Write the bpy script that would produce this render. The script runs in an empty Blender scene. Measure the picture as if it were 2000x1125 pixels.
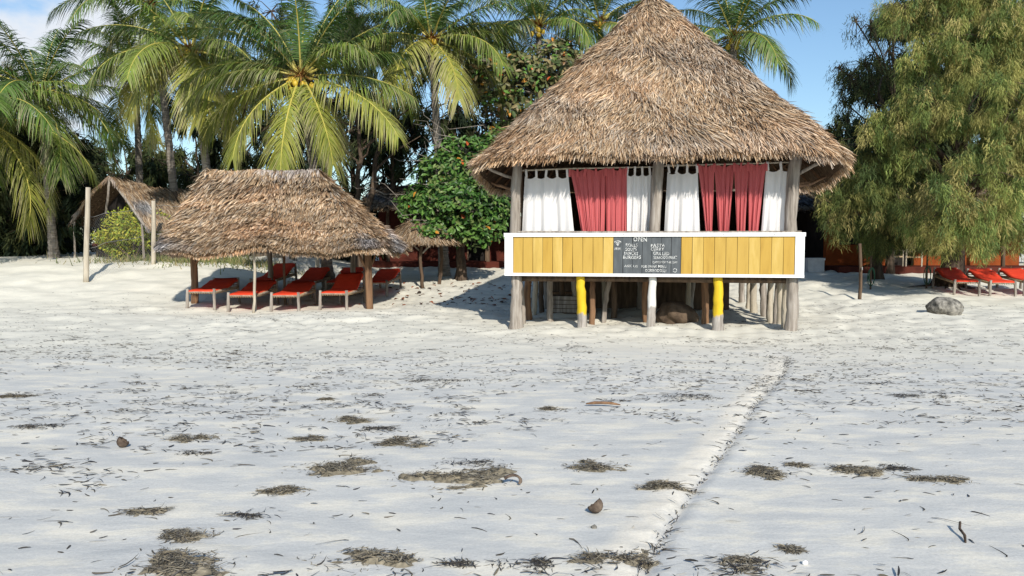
import bpy, math, random
import numpy as np
# ------------------------------------------------------------------ camera, sky, sun
scn = bpy.context.scene
CAMZ, FPX, PITCH = 1.55, 1500.0, math.atan(87.5 / 1500.0)
cam = bpy.data.cameras.new('camera'); cam_ob = bpy.data.objects.new('camera', cam)
scn.collection.objects.link(cam_ob); scn.camera = cam_ob
cam.lens, cam.sensor_width, cam.clip_start, cam.clip_end = 27.0, 36.0, 0.05, 3000.0
cam_ob.location = (0, 0, CAMZ); cam_ob.rotation_euler = (math.pi / 2 - PITCH, 0, 0)
scn.render.resolution_x, scn.render.resolution_y = 1024, 576

SUN_EL, SUN_ROT = math.radians(32), math.radians(166)
world = bpy.data.worlds.new('World'); scn.world = world; world.use_nodes = True
def build_world():
    nt = world.node_tree; N = nt.nodes; L = nt.links; N.clear()
    out = N.new('ShaderNodeOutputWorld'); bg = N.new('ShaderNodeBackground'); bg.inputs[1].default_value = 0.115
    sky = N.new('ShaderNodeTexSky'); sky.sky_type = 'NISHITA'; sky.sun_disc = False
    sky.sun_elevation = SUN_EL; sky.sun_rotation = SUN_ROT; sky.dust_density = 0.6; sky.ozone_density = 1.6; sky.air_density = 1.15
    tc = N.new('ShaderNodeTexCoord')
    nz = N.new('ShaderNodeTexNoise'); nz.inputs['Scale'].default_value = 5.5; nz.inputs['Detail'].default_value = 9; nz.inputs['Roughness'].default_value = 0.55
    mp = N.new('ShaderNodeMapping'); mp.inputs['Scale'].default_value = (1, 1, 1.8); mp.inputs['Location'].default_value = (0.3, 0.1, 0.0)
    L.new(tc.outputs['Generated'], mp.inputs[0]); L.new(mp.outputs[0], nz.inputs['Vector'])
    # a bank of cumulus lies towards the left of the view
    dist = N.new('ShaderNodeVectorMath'); dist.operation = 'DISTANCE'; dist.inputs[1].default_value = (-0.535, 0.82, 0.205)
    L.new(tc.outputs['Generated'], dist.inputs[0])
    bank = N.new('ShaderNodeMapRange'); bank.inputs[1].default_value = 0.02; bank.inputs[2].default_value = 0.25; bank.inputs[3].default_value = 0.29; bank.inputs[4].default_value = 0.0
    L.new(dist.outputs['Value'], bank.inputs[0])
    add = N.new('ShaderNodeMath'); add.operation = 'ADD'; L.new(nz.outputs['Fac'], add.inputs[0]); L.new(bank.outputs[0], add.inputs[1])
    mr = N.new('ShaderNodeMapRange'); mr.interpolation_type = 'SMOOTHSTEP'; mr.inputs[1].default_value = 0.60; mr.inputs[2].default_value = 0.78
    L.new(add.outputs[0], mr.inputs[0])
    mix = N.new('ShaderNodeMix'); mix.data_type = 'RGBA'; mix.inputs['B'].default_value = (6.6, 7.0, 7.6, 1)
    tint = N.new('ShaderNodeMix'); tint.data_type = 'RGBA'; tint.blend_type = 'MULTIPLY'; tint.inputs['Factor'].default_value = 1; tint.inputs['B'].default_value = (0.95, 1.10, 1.22, 1)
    L.new(sky.outputs[0], tint.inputs['A']); L.new(tint.outputs['Result'], mix.inputs['A']); L.new(mr.outputs[0], mix.inputs['Factor'])
    L.new(mix.outputs['Result'], bg.inputs[0]); L.new(bg.outputs[0], out.inputs[0])
build_world()
sun = bpy.data.lights.new('sun', 'SUN'); sun.energy = 4.8; sun.angle = math.radians(0.53); sun.color = (1.0, 0.94, 0.84)
sun_ob = bpy.data.objects.new('sun', sun); scn.collection.objects.link(sun_ob)
from mathutils import Vector, Matrix
SD = Vector((math.sin(SUN_ROT) * math.cos(SUN_EL), math.cos(SUN_ROT) * math.cos(SUN_EL), math.sin(SUN_EL)))
sun_ob.rotation_euler = SD.to_track_quat('Z', 'Y').to_euler(); sun_ob.location = (10, -30, 30)
vs = scn.view_settings; vs.view_transform = 'Standard'; vs.look = 'None'; vs.exposure = 0.10; vs.gamma = 1.0; vs.use_curve_mapping = False

# ------------------------------------------------------------------ helpers
COL = scn.collection
RNG = np.random.default_rng(7)
def at(px, py, Y):
    a, b = (px - 1000) / FPX, (562.5 - py) / FPX
    dy = math.cos(PITCH) + b * math.sin(PITCH); dz = -math.sin(PITCH) + b * math.cos(PITCH)
    return np.array([a * Y / dy, Y, CAMZ + dz * Y / dy])
def sm(a, b, t):
    t = np.clip((np.asarray(t, float) - a) / (b - a), 0, 1); return t * t * (3 - 2 * t)
TRK0, TRK1 = np.array([0.58, 3.4]), np.array([3.02, 8.8])
def track_coords(x, y):
    # distance along and across the old track pressed into the sand (it bends near the bar)
    bend = 0.045 * np.sin((y - 3.0) * 0.8) + 0.02 * np.sin(y * 1.9)
    d = (TRK1 - TRK0) / np.linalg.norm(TRK1 - TRK0); n = np.array([d[1], -d[0]])
    s = (x - TRK0[0]) * d[0] + (y - TRK0[1]) * d[1]; c = (x - TRK0[0]) * n[0] + (y - TRK0[1]) * n[1] + bend
    return s, c
def fbm2(x, y, seed, octs=4, f0=1.0):
    r = np.random.default_rng(seed); out = np.zeros_like(np.asarray(x, float)); amp = 1.0; f = f0
    for o in range(octs):
        for k in range(5):
            a = r.uniform(0, 6.283); ph = r.uniform(0, 6.283); ff = f * r.uniform(.7, 1.4)
            out = out + amp * np.sin((x * math.cos(a) + y * math.sin(a)) * ff + ph) * .4
        amp *= .55; f *= 2.1
    return out
def H(x, y):
    x = np.asarray(x, float); y = np.asarray(y, float)
    Lf = sm(-5.5, -9.5, x)
    h = 0.72 * sm(18, 31, y) * (1 - .55 * Lf) + 0.8 * Lf * sm(17.5, 24, y)
    h = h + 0.018 * fbm2(x, y, 3, 3, 0.9) * sm(2, 14, y) + 0.004 * fbm2(x * .6, y, 5, 3, 4.0)
    h = h + 0.05 * sm(.1, 1.2, fbm2(x, y, 9, 3, 1.6)) * sm(11, 15, y) + 0.018 * fbm2(x, y, 12, 2, 7.0) * sm(10, 14, y) + .022 * np.clip(fbm2(x, y, 17, 2, 9.0), -1, .3) * sm(4.5, 7, x) * sm(10.5, 12.5, y) + .010 * sm(.75, 1.25, fbm2(x * .8, y, 29, 2, 2.6)) * (1 - sm(9, 12, y))
    s, c = track_coords(x, y)
    on = sm(-1.5, 0, s) * (1 - sm(6.5, 8.5, s))
    wob = 1 + .5 * np.sin(s * 3.1) + .35 * np.sin(s * 7.7 + 1) + .3 * np.sin(s * 13.0)
    h = h + on * (wob * (0.005 * np.exp(-((c + .13) / .08) ** 2) + .006 * np.exp(-((c - .10) / .05) ** 2)) - 0.024 * np.exp(-((c - .01) / .026) ** 2) + .007 * fbm2(x, y, 23, 2, 22.0) * np.exp(-((c + .06) / .16) ** 2))
    return h
def Hs(x, y): return float(H(np.array([x]), np.array([y]))[0])
def ground_at(px, py):
    # the point of the sand seen at a pixel
    lo, hi = 2.0, 80.0
    for Y in np.concatenate([np.arange(3, 14, .03), np.arange(14, 45, .05)]):
        p = at(px, py, Y)
        if p[2] <= Hs(p[0], p[1]): return p
    return at(px, py, 30)

class MB:
    def __init__(s): s.V = []; s.F = {3: [], 4: []}; s.M = {3: [], 4: []}; s.C = []; s.n = 0
    def add(s, V, F, col=(.5, .5, .5), mi=0):
        V = np.asarray(V, float).reshape(-1, 3)
        Fs = F if isinstance(F, (list, tuple)) and len(F) and isinstance(F[0], np.ndarray) else [np.asarray(F, int)]
        for f in Fs:
            if len(f) == 0: continue
            k = f.shape[1]; s.F[k].append(f + s.n); s.M[k].append(np.full(len(f), mi))
        c = np.asarray(col, float)
        if c.ndim == 1: c = np.tile(c[:3], (len(V), 1))
        s.V.append(V); s.C.append(c[:, :3]); s.n += len(V)
        return s
    def mesh(s, name, mats, smooth=False, off=None):
        V = np.concatenate(s.V)
        if off is not None: V = V - np.asarray(off)
        me = bpy.data.meshes.new(name)
        me.vertices.add(len(V)); me.vertices.foreach_set('co', V.astype(np.float32).ravel())
        li, ls, mi = [], [], []; st = 0
        for k in (3, 4):
            if s.F[k]:
                f = np.concatenate(s.F[k]); li.append(f.ravel()); ls.append(st + np.arange(len(f)) * k); st += f.size; mi.append(np.concatenate(s.M[k]))
        li = np.concatenate(li); ls = np.concatenate(ls); mi = np.concatenate(mi)
        me.loops.add(len(li)); me.loops.foreach_set('vertex_index', li.astype(np.int32))
        me.polygons.add(len(ls)); me.polygons.foreach_set('loop_start', ls.astype(np.int32))
        me.polygons.foreach_set('material_index', mi.astype(np.int32))
        me.polygons.foreach_set('use_smooth', np.full(len(ls), smooth))
        ca = me.color_attributes.new('Col', 'FLOAT_COLOR', 'POINT')
        C = np.concatenate(s.C); C = np.concatenate([C, np.ones((len(C), 1))], 1)
        ca.data.foreach_set('color', C.astype(np.float32).ravel())
        for m in (mats if isinstance(mats, (list, tuple)) else [mats]): me.materials.append(m)
        me.update(calc_edges=True); return me
def tag(o, label=None, cat=None, group=None, kind=None):
    if label: o['label'] = label
    if cat: o['category'] = cat
    if group: o['group'] = group
    if kind: o['kind'] = kind
    return o
def root(name, loc, label, cat, group=None, rz=0.0):
    o = bpy.data.objects.new(name, None); COL.objects.link(o); o.location = tuple(float(v) for v in loc); o.rotation_euler.z = rz
    o.empty_display_size = .2
    return tag(o, label, cat, group)
def topof(o):
    while o.parent: o = o.parent
    return o
def part(name, mb, mats, parent, smooth=False, world=False, kind=None, label=None):
    off = np.array(topof(parent).location) if (world and parent) else None
    me = mb.mesh(name, mats, smooth, off) if isinstance(mb, MB) else mb
    o = bpy.data.objects.new(name, me); COL.objects.link(o); o.parent = parent
    return tag(o, label, None, None, kind)
def single(name, mb, mats, loc, label=None, cat=None, group=None, kind=None, smooth=False):
    o = bpy.data.objects.new(name, mb.mesh(name, mats, smooth, np.asarray(loc))); COL.objects.link(o); o.location = tuple(float(v) for v in loc)
    return tag(o, label, cat, group, kind)
def copy_tree(o, parent=None):
    c = o.copy(); COL.objects.link(c); c.parent = parent
    for ch in list(o.children): copy_tree(ch, c)
    return c

def nrm(v): v = np.asarray(v, float); return v / np.maximum(np.linalg.norm(v, axis=-1, keepdims=True), 1e-9)
BOXF = np.array([[0, 3, 2, 1], [4, 5, 6, 7], [0, 1, 5, 4], [1, 2, 6, 5], [2, 3, 7, 6], [3, 0, 4, 7]])
def box(mb, x0, x1, y0, y1, z0, z1, col=(.5, .5, .5), mi=0):
    V = [[x0, y0, z0], [x1, y0, z0], [x1, y1, z0], [x0, y1, z0], [x0, y0, z1], [x1, y0, z1], [x1, y1, z1], [x0, y1, z1]]
    return mb.add(V, BOXF, col, mi)
def tube(mb, pts, rad, n=7, col=(.5, .5, .5), mi=0, wob=0.0, seed=0, capped=True, ell=1.0):
    P = np.asarray(pts, float); m = len(P); rad = np.broadcast_to(np.asarray(rad, float), (m,))
    T = nrm(np.gradient(P, axis=0)); ref = np.array([0, 0, 1.0]) if abs(T[:, 2]).mean() < .8 else np.array([0, 1.0, 0])
    A = nrm(np.cross(T, ref)); B = np.cross(T, A)
    th = np.arange(n) * 2 * math.pi / n; r = np.random.default_rng(seed)
    w = 1 + wob * r.normal(size=(m, n)) + wob * r.normal(size=(1, n)) * 1.2
    V = P[:, None] + (rad[:, None] * w)[..., None] * (np.cos(th)[None, :, None] * A[:, None] + ell * np.sin(th)[None, :, None] * B[:, None])
    V = V.reshape(-1, 3); i = np.arange(m - 1)[:, None] * n; j = np.arange(n)[None]; jn = (j + 1) % n
    F = np.stack([i + j, i + jn, i + n + jn, i + n + j], -1).reshape(-1, 4)
    if np.asarray(col).ndim == 2 and len(col) == m: cc = np.repeat(np.asarray(col, float), n, 0)
    else: cc = np.tile(np.asarray(col, float)[:3], (len(V), 1))
    if capped:
        V = np.concatenate([V, P[:1], P[-1:]]); k = m * n; jj = np.arange(n); cc = np.concatenate([cc, cc[:1], cc[-1:]])
        T3 = np.concatenate([np.stack([np.full(n, k), (jj + 1) % n, jj], 1), np.stack([np.full(n, k + 1), (m - 1) * n + jj, (m - 1) * n + (jj + 1) % n], 1)])
        mb.add(V, [F, T3], cc, mi)
    else: mb.add(V, F, cc, mi)
    return mb
def pole(mb, p0, p1, r0, r1, n=9, rings=8, wob=.05, bend=.02, seed=0, col=(.5, .5, .5), mi=0):
    r = np.random.default_rng(seed); p0 = np.asarray(p0, float); p1 = np.asarray(p1, float); t = np.linspace(0, 1, rings)[:, None]
    ln = np.linalg.norm(p1 - p0); off = r.normal(size=3) * bend * ln
    P = p0 + (p1 - p0) * t + off * np.sin(math.pi * t) + r.normal(size=(rings, 3)) * bend * .25 * ln * np.sin(math.pi * t)
    return tube(mb, P, r0 + (r1 - r0) * t[:, 0], n, col, mi, wob, seed)
def strips(mb, R, D, S, Ln, W, bend=None, nseg=2, taper=(1, .85, .1), c0=(.5, .5, .5), c1=None, mi=0):
    R = np.asarray(R, float); N = len(R); D = nrm(D); S = nrm(S); Ln = np.broadcast_to(Ln, (N,)).astype(float); W = np.broadcast_to(W, (N,)).astype(float)
    bend = np.zeros((N, 3)) if bend is None else np.broadcast_to(bend, (N, 3))
    c0 = np.broadcast_to(c0, (N, 3)); c1 = c0 if c1 is None else np.broadcast_to(c1, (N, 3))
    V = np.zeros((N, nseg + 1, 2, 3)); C = np.zeros((N, nseg + 1, 2, 3))
    for k in range(nseg + 1):
        t = k / nseg; p = R + D * (Ln * t)[:, None] + bend * (Ln * t * t)[:, None]; w = S * (W * taper[k] * .5)[:, None]
        V[:, k, 0] = p - w; V[:, k, 1] = p + w; c = c0 * (1 - t) + c1 * t; C[:, k, 0] = c; C[:, k, 1] = c
    b = (np.arange(N) * (nseg + 1) * 2)[:, None]; F = []
    for k in range(nseg): F.append(np.stack([b[:, 0] + 2 * k, b[:, 0] + 2 * k + 1, b[:, 0] + 2 * k + 3, b[:, 0] + 2 * k + 2], 1))
    mb.add(V.reshape(-1, 3), np.concatenate(F), C.reshape(-1, 3), mi); return mb
def ico(mb, c, r, sub=1, col=(.5, .5, .5), wob=0.0, seed=0, flat=None, mi=0):
    import bmesh
    bm = bmesh.new(); bmesh.ops.create_icosphere(bm, subdivisions=sub, radius=1.0)
    V = np.array([v.co[:] for v in bm.verts]); F = np.array([[v.index for v in f.verts] for f in bm.faces]); bm.free()
    if wob:
        f = 1 + wob * (fbm2(V[:, 0] * 2 + V[:, 2], V[:, 1] * 2 - V[:, 2], seed, 4, 1.6)); V = V * f[:, None]
    V = V * np.asarray(r) + np.asarray(c)
    if flat is not None: V[:, 2] = np.maximum(V[:, 2], flat)
    return mb.add(V, F, col, mi)
def rand_dirs(n, r): return nrm(r.normal(size=(n, 3)))

# ------------------------------------------------------------------ materials
def mk(name, rough=.8, spec=.3):
    m = bpy.data.materials.new(name); m.use_nodes = True; nt = m.node_tree; b = nt.nodes['Principled BSDF']
    b.inputs['Roughness'].default_value = rough; b.inputs['Specular IOR Level'].default_value = spec
    return m, nt, b
def N_(nt, t, **kw):
    n = nt.nodes.new(t)
    for k, v in kw.items():
        if k in n.inputs.keys(): n.inputs[k].default_value = v
        else: setattr(n, k, v)
    return n
def noise(nt, coord='Object', scale=5, stretch=(1, 1, 1), detail=5, rough=.55):
    tc = N_(nt, 'ShaderNodeTexCoord'); mp = N_(nt, 'ShaderNodeMapping'); mp.inputs['Scale'].default_value = stretch
    nz = N_(nt, 'ShaderNodeTexNoise'); nz.inputs['Scale'].default_value = scale; nz.inputs['Detail'].default_value = detail; nz.inputs['Roughness'].default_value = rough
    nt.links.new(tc.outputs[coord], mp.inputs[0]); nt.links.new(mp.outputs[0], nz.inputs['Vector']); return nz.outputs['Fac']
def ramp(nt, fac, stops):
    r = N_(nt, 'ShaderNodeValToRGB'); e = r.color_ramp.elements
    while len(e) < len(stops): e.new(.5)
    for i, (p, c) in enumerate(stops): e[i].position = p; e[i].color = (*c, 1)
    nt.links.new(fac, r.inputs[0]); return r.outputs[0]
def mixc(nt, fac, a, b, mode='MIX'):
    m = N_(nt, 'ShaderNodeMix', data_type='RGBA', blend_type=mode)
    for k, v in (('Factor', fac), ('A', a), ('B', b)):
        if isinstance(v, bpy.types.NodeSocket): nt.links.new(v, m.inputs[k])
        else: m.inputs[k].default_value = v if isinstance(v, float) else (*v, 1)
    return m.outputs['Result']
def bump(nt, b, h, strength=.4, dist=.02):
    n = N_(nt, 'ShaderNodeBump'); n.inputs['Strength'].default_value = strength; n.inputs['Distance'].default_value = dist
    nt.links.new(h, n.inputs['Height']); nt.links.new(n.outputs[0], b.inputs['Normal']); return n
def m_noise(name, stops, scale=6, stretch=(1, 1, 1), rough=.85, spec=.2, bs=.35, bd=.02, coord='Object', detail=6):
    m, nt, b = mk(name, rough, spec); f = noise(nt, coord, scale, stretch, detail)
    nt.links.new(ramp(nt, f, stops), b.inputs['Base Color'])
    if bs: bump(nt, b, f, bs, bd)
    return m
def m_attr(name, rough=.7, spec=.25, trans=0.0, var=.35, scale=9.0):
    m, nt, b = mk(name, rough, spec); a = N_(nt, 'ShaderNodeAttribute', attribute_name='Col')
    f = noise(nt, 'Object', scale, (1, 1, 1), 3); v = ramp(nt, f, [(.25, (1 - var,) * 3), (.75, (1 + var,) * 3)])
    c = mixc(nt, 1.0, a.outputs['Color'], v, 'MULTIPLY'); nt.links.new(c, b.inputs['Base Color'])
    if trans:
        t = N_(nt, 'ShaderNodeBsdfTranslucent'); nt.links.new(c, t.inputs[0]); ms = N_(nt, 'ShaderNodeMixShader'); ms.inputs[0].default_value = trans
        nt.links.new(b.outputs[0], ms.inputs[1]); nt.links.new(t.outputs[0], ms.inputs[2]); nt.links.new(ms.outputs[0], nt.nodes['Material Output'].inputs[0])
    return m
def m_sand():
    m, nt, b = mk('sand', .92, .15); L = nt.links
    damp = ramp(nt, noise(nt, 'Object', 1.9, (1, 2.3, 1), 8, .62), [(.38, (.515, .515, .49)), (.50, (.575, .565, .525)), (.575, (.66, .63, .55)), (.70, (.74, .69, .58))])
    dry = ramp(nt, noise(nt, 'Object', 1.6, (1, 2, 1), 6, .65), [(.3, (.60, .58, .50)), (.55, (.69, .66, .565)), (.8, (.75, .71, .60))])
    tc = N_(nt, 'ShaderNodeTexCoord'); sp = N_(nt, 'ShaderNodeSeparateXYZ'); L.new(tc.outputs['Object'], sp.inputs[0])
    wob = noise(nt, 'Object', .45, (1, 1, 1), 5); a1 = N_(nt, 'ShaderNodeMath', operation='MULTIPLY_ADD'); a1.inputs[1].default_value = 7.0; L.new(wob, a1.inputs[0]); L.new(sp.outputs['Y'], a1.inputs[2])
    mr = N_(nt, 'ShaderNodeMapRange', interpolation_type='SMOOTHSTEP'); mr.inputs[1].default_value = 11.2; mr.inputs[2].default_value = 16.5; L.new(a1.outputs[0], mr.inputs[0])
    c = mixc(nt, mr.outputs[0], damp, dry)
    at_ = N_(nt, 'ShaderNodeAttribute', attribute_name='Col'); tr = N_(nt, 'ShaderNodeSeparateColor'); L.new(at_.outputs['Color'], tr.inputs[0]); tm = N_(nt, 'ShaderNodeMath', operation='MULTIPLY', use_clamp=True); L.new(tr.outputs[0], tm.inputs[0]); L.new(ramp(nt, noise(nt, 'Object', 6, (1, 1, 1), 6, .65), [(.3, (.35, .35, .35)), (.6, (1, 1, 1))]), tm.inputs[1])
    c = mixc(nt, tm.outputs[0], c, (.76, .70, .585))  # loose dry sand thrown up along the track
    sepc = noise(nt, 'Object', 60, (1, 1, 1), 4, .7); c = mixc(nt, 1.0, c, ramp(nt, sepc, [(.25, (.86, .86, .86)), (.7, (1.06, 1.06, 1.06))]), 'MULTIPLY')
    L.new(c, b.inputs['Base Color'])
    f1 = noise(nt, 'Object', 4, (1, 1.7, 1), 7, .55); f2 = noise(nt, 'Object', 38, (1, 1, 1), 5, .6)
    s = N_(nt, 'ShaderNodeMath', operation='MULTIPLY_ADD'); s.inputs[1].default_value = .22; L.new(f2, s.inputs[0]); L.new(f1, s.inputs[2])
    bump(nt, b, s.outputs[0], .38, .022); return m
M = {}
M['sand'] = m_sand()
M['thatch'] = m_attr('thatch', .85, .12, 0.08, .25, 2.0)
M['thatch_under'] = m_noise('thatch_under', [(.3, (.05, .032, .02)), (.7, (.16, .11, .07))], 14, (1, 1, .3), .95, .1)
M['wood'] = m_noise('weathered_wood', [(.25, (.11, .09, .075)), (.5, (.27, .235, .20)), (.75, (.44, .40, .355))], 11, (1.6, 1.6, .16), .9, .15, .7, .02, detail=9)
M['wood_pale'] = m_noise('pale_wood', [(.25, (.27, .23, .18)), (.55, (.43, .38, .30)), (.8, (.56, .51, .43))], 11, (1.6, 1.6, .16), .88, .15, .5, .015)
M['wood_dark'] = m_noise('dark_wood', [(.3, (.05, .035, .026)), (.7, (.17, .115, .075))], 9, (1.5, 1.5, .2), .9, .15, .5)
M['wood_brown'] = m_noise('brown_wood', [(.3, (.09, .05, .03)), (.7, (.27, .155, .085))], 9, (1.5, 1.5, .2), .85, .2, .5)
def m_paint_post(name, paint, zcut):
    m, nt, b = mk(name, .7, .25); L = nt.links
    w = ramp(nt, noise(nt, 'Object', 11, (1.6, 1.6, .16), 9), [(.25, (.12, .10, .085)), (.5, (.30, .27, .24)), (.75, (.47, .44, .40))])
    p = ramp(nt, noise(nt, 'Object', 7, (1, 1, .4), 6), [(.2, tuple(v * .72 for v in paint)), (.5, paint), (.9, tuple(min(.9, v * 1.12) for v in paint))])
    tc = N_(nt, 'ShaderNodeTexCoord'); sp = N_(nt, 'ShaderNodeSeparateXYZ'); L.new(tc.outputs['Object'], sp.inputs[0])
    f = noise(nt, 'Object', 9, (1, 1, .35), 5); a = N_(nt, 'ShaderNodeMath', operation='MULTIPLY_ADD'); a.inputs[1].default_value = .22; L.new(f, a.inputs[0]); L.new(sp.outputs['Z'], a.inputs[2])
    mr = N_(nt, 'ShaderNodeMapRange'); mr.inputs[1].default_value = zcut + .09; mr.inputs[2].default_value = zcut + .13; L.new(a.outputs[0], mr.inputs[0])
    L.new(mixc(nt, mr.outputs[0], w, p), b.inputs['Base Color']); bump(nt, b, noise(nt, 'Object', 11, (1.6, 1.6, .16), 9), .5, .015); return m
M['post_yellow'] = m_paint_post('yellow_paint_on_post', (.62, .42, .02), .27)
M['post_white'] = m_paint_post('white_paint_on_post', (.62, .61, .58), .40)
M['yellow'] = m_noise('yellow_board_paint', [(.2, (.34, .21, .04)), (.45, (.43, .275, .055)), (.7, (.46, .30, .065)), (.9, (.53, .37, .11))], 5, (2.2, 2.2, .35), .6, .3, .25, .006, detail=8)
M['yellow_pale'] = m_noise('yellow_board_paint_faded', [(.2, (.38, .25, .06)), (.5, (.48, .325, .08)), (.85, (.56, .41, .14))], 6, (2.2, 2.2, .35), .65, .25, .25, .006, detail=8)
M['yellow_warm'] = m_noise('yellow_board_paint_warm', [(.2, (.33, .195, .03)), (.5, (.43, .265, .045)), (.85, (.47, .30, .06))], 5, (2.2, 2.2, .35), .6, .3, .25, .006, detail=8)
M['grey'] = m_noise('chalkboard_paint', [(.25, (.055, .062, .068)), (.6, (.095, .105, .112)), (.85, (.16, .17, .175))], 5, (2, 2, .5), .75, .25, .25, .006, detail=8)
M['white'] = m_noise('white_trim_paint', [(.15, (.55, .54, .52)), (.4, (.76, .76, .76)), (.8, (.82, .82, .83))], 6, (.6, .6, 1.5), .55, .35, .2, .005, detail=8)
M['chalk'] = m_noise('chalk_lettering', [(.38, (.22, .23, .23)), (.55, (.72, .72, .70))], 40, (1, 1, 1), .9, .1, 0)
def m_cloth(name, c, trans):
    m, nt, b = mk(name, .9, .1); L = nt.links; f = noise(nt, 'Object', 5, (3, 3, .5), 5)
    col = ramp(nt, f, [(.3, tuple(v * .9 for v in c)), (.7, c)]); L.new(col, b.inputs['Base Color'])
    bump(nt, b, noise(nt, 'Object', 14, (2, 2, .4), 5), .25, .01)
    t = N_(nt, 'ShaderNodeBsdfTranslucent'); L.new(col, t.inputs[0]); ms = N_(nt, 'ShaderNodeMixShader'); ms.inputs[0].default_value = trans
    L.new(b.outputs[0], ms.inputs[1]); L.new(t.outputs[0], ms.inputs[2]); L.new(ms.outputs[0], nt.nodes['Material Output'].inputs[0]); return m
M['cloth_white'] = m_cloth('white_curtain', (.80, .78, .77), .2)
M['cloth_red'] = m_cloth('faded_red_curtain', (.62, .15, .155), .25)
M['cushion'] = m_noise('red_canvas', [(.25, (.56, .036, .014)), (.6, (.70, .056, .020)), (.85, (.74, .085, .038))], 7, (1, 1, 1), .8, .2, .3, .01)
M['rope'] = m_noise('rope', [(.3, (.26, .17, .09)), (.7, (.52, .40, .25))], 30, (1, 1, 1), .9, .1, .5)
M['palm'] = m_attr('palm_leaf', .5, .35, .22, .25, 3.0)
M['rachis'] = m_attr('palm_rib', .5, .35, 0, .15, 6.0)
M['trunk_palm'] = m_noise('palm_bark', [(.25, (.10, .085, .07)), (.5, (.24, .21, .18)), (.8, (.36, .33, .29))], 7, (.5, .5, 5), .95, .1, .8, .04)
M['bark'] = m_noise('tree_bark', [(.3, (.035, .026, .02)), (.7, (.13, .095, .07))], 8, (2, 2, .3), .95, .1, .8, .04)
M['coconut'] = m_noise('coconut_skin', [(.3, (.42, .26, .02)), (.7, (.55, .42, .05))], 8, (1, 1, 1), .5, .35, 0)
M['leaf'] = m_attr('broad_leaf', .45, .3, .18, .3, 4.0)
M['needle'] = m_attr('needle_foliage', .7, .2, .2, .3, 1.5)
M['weed'] = m_attr('dry_seaweed', .85, .2, 0, .35, 12.0)
M['husk'] = m_noise('coconut_husk', [(.3, (.05, .035, .028)), (.7, (.19, .145, .11))], 18, (1, 1, 1), .9, .1, .6)
M['rock'] = m_noise('coral_rock', [(.35, (.08, .075, .066)), (.55, (.24, .225, .195)), (.75, (.44, .41, .36))], 9, (1, 1, 1), .95, .1, 1.0, .08, detail=10)
M['rock_brown'] = m_noise('brown_rock', [(.3, (.05, .035, .025)), (.7, (.16, .115, .08))], 5, (1, 1, 1), .95, .1, .8, .06)
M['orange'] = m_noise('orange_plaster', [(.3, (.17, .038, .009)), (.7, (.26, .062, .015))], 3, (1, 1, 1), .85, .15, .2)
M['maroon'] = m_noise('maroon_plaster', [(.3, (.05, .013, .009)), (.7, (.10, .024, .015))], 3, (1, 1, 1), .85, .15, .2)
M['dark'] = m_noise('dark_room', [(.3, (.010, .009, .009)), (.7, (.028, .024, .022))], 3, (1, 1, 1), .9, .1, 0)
M['wire'] = m_noise('galvanised_wire', [(.3, (.16, .16, .15)), (.7, (.28, .28, .27))], 9, (1, 1, 1), .6, .4, 0)
M['box'] = m_noise('pale_box', [(.3, (.45, .46, .47)), (.7, (.6, .61, .62))], 5, (1, 1, 1), .6, .3, 0)
M['hose'] = m_noise('green_hose', [(.3, (.015, .06, .03)), (.7, (.03, .12, .06))], 5, (1, 1, 1), .5, .4, 0)
M['dry_leaf'] = m_attr('dry_leaf', .8, .2, .1, .3, 6.0)

# ------------------------------------------------------------------ ground
def build_ground():
    def axis(a, b, n, k, c):
        s0, s1 = math.asinh((a - c) / k), math.asinh((b - c) / k); return c + k * np.sinh(np.linspace(s0, s1, n))
    g_ = 10 ** np.linspace(0, math.log10(21), 120)[1:] - 1; o_ = 10 ** np.linspace(math.log10(20), math.log10(900), 18)[1:]; xs = np.concatenate([-4 - o_[::-1], -4 - g_[::-1] * (20 / g_[-1]), np.linspace(-4, 5.5, 230), 5.5 + g_ * (20 / g_[-1]), 5.5 + o_]); ys = np.concatenate([axis(-120, 2.4, 24, 1.2, 2.4)[:-1], 2.4 + 5.2 * (np.exp(np.linspace(0, math.log(1 + 30 / 5.2), 370)) - 1), axis(33.5, 1500, 26, 3, 33.5)])
    X, Y = np.meshgrid(xs, ys); Z = H(X, Y); V = np.stack([X, Y, Z], -1).reshape(-1, 3)
    nx, ny = len(xs), len(ys); i = np.arange(ny - 1)[:, None] * nx; j = np.arange(nx - 1)[None]
    F = np.stack([i + j, i + j + 1, i + nx + j + 1, i + nx + j], -1).reshape(-1, 4)
    s_, c_ = track_coords(V[:, 0], V[:, 1]); tm = (sm(-1.5, 0, s_) * (1 - sm(6.5, 8.5, s_)) * np.exp(-((c_ + .12) / .11) ** 4))[:, None]; mb = MB().add(V, F, np.repeat(tm, 3, 1)); o = single('sand_beach', mb, M['sand'], (0, 0, 0), kind='structure', smooth=True); o['label'] = 'pale coral sand beach with a pressed track and wind ripples'
build_ground()

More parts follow.
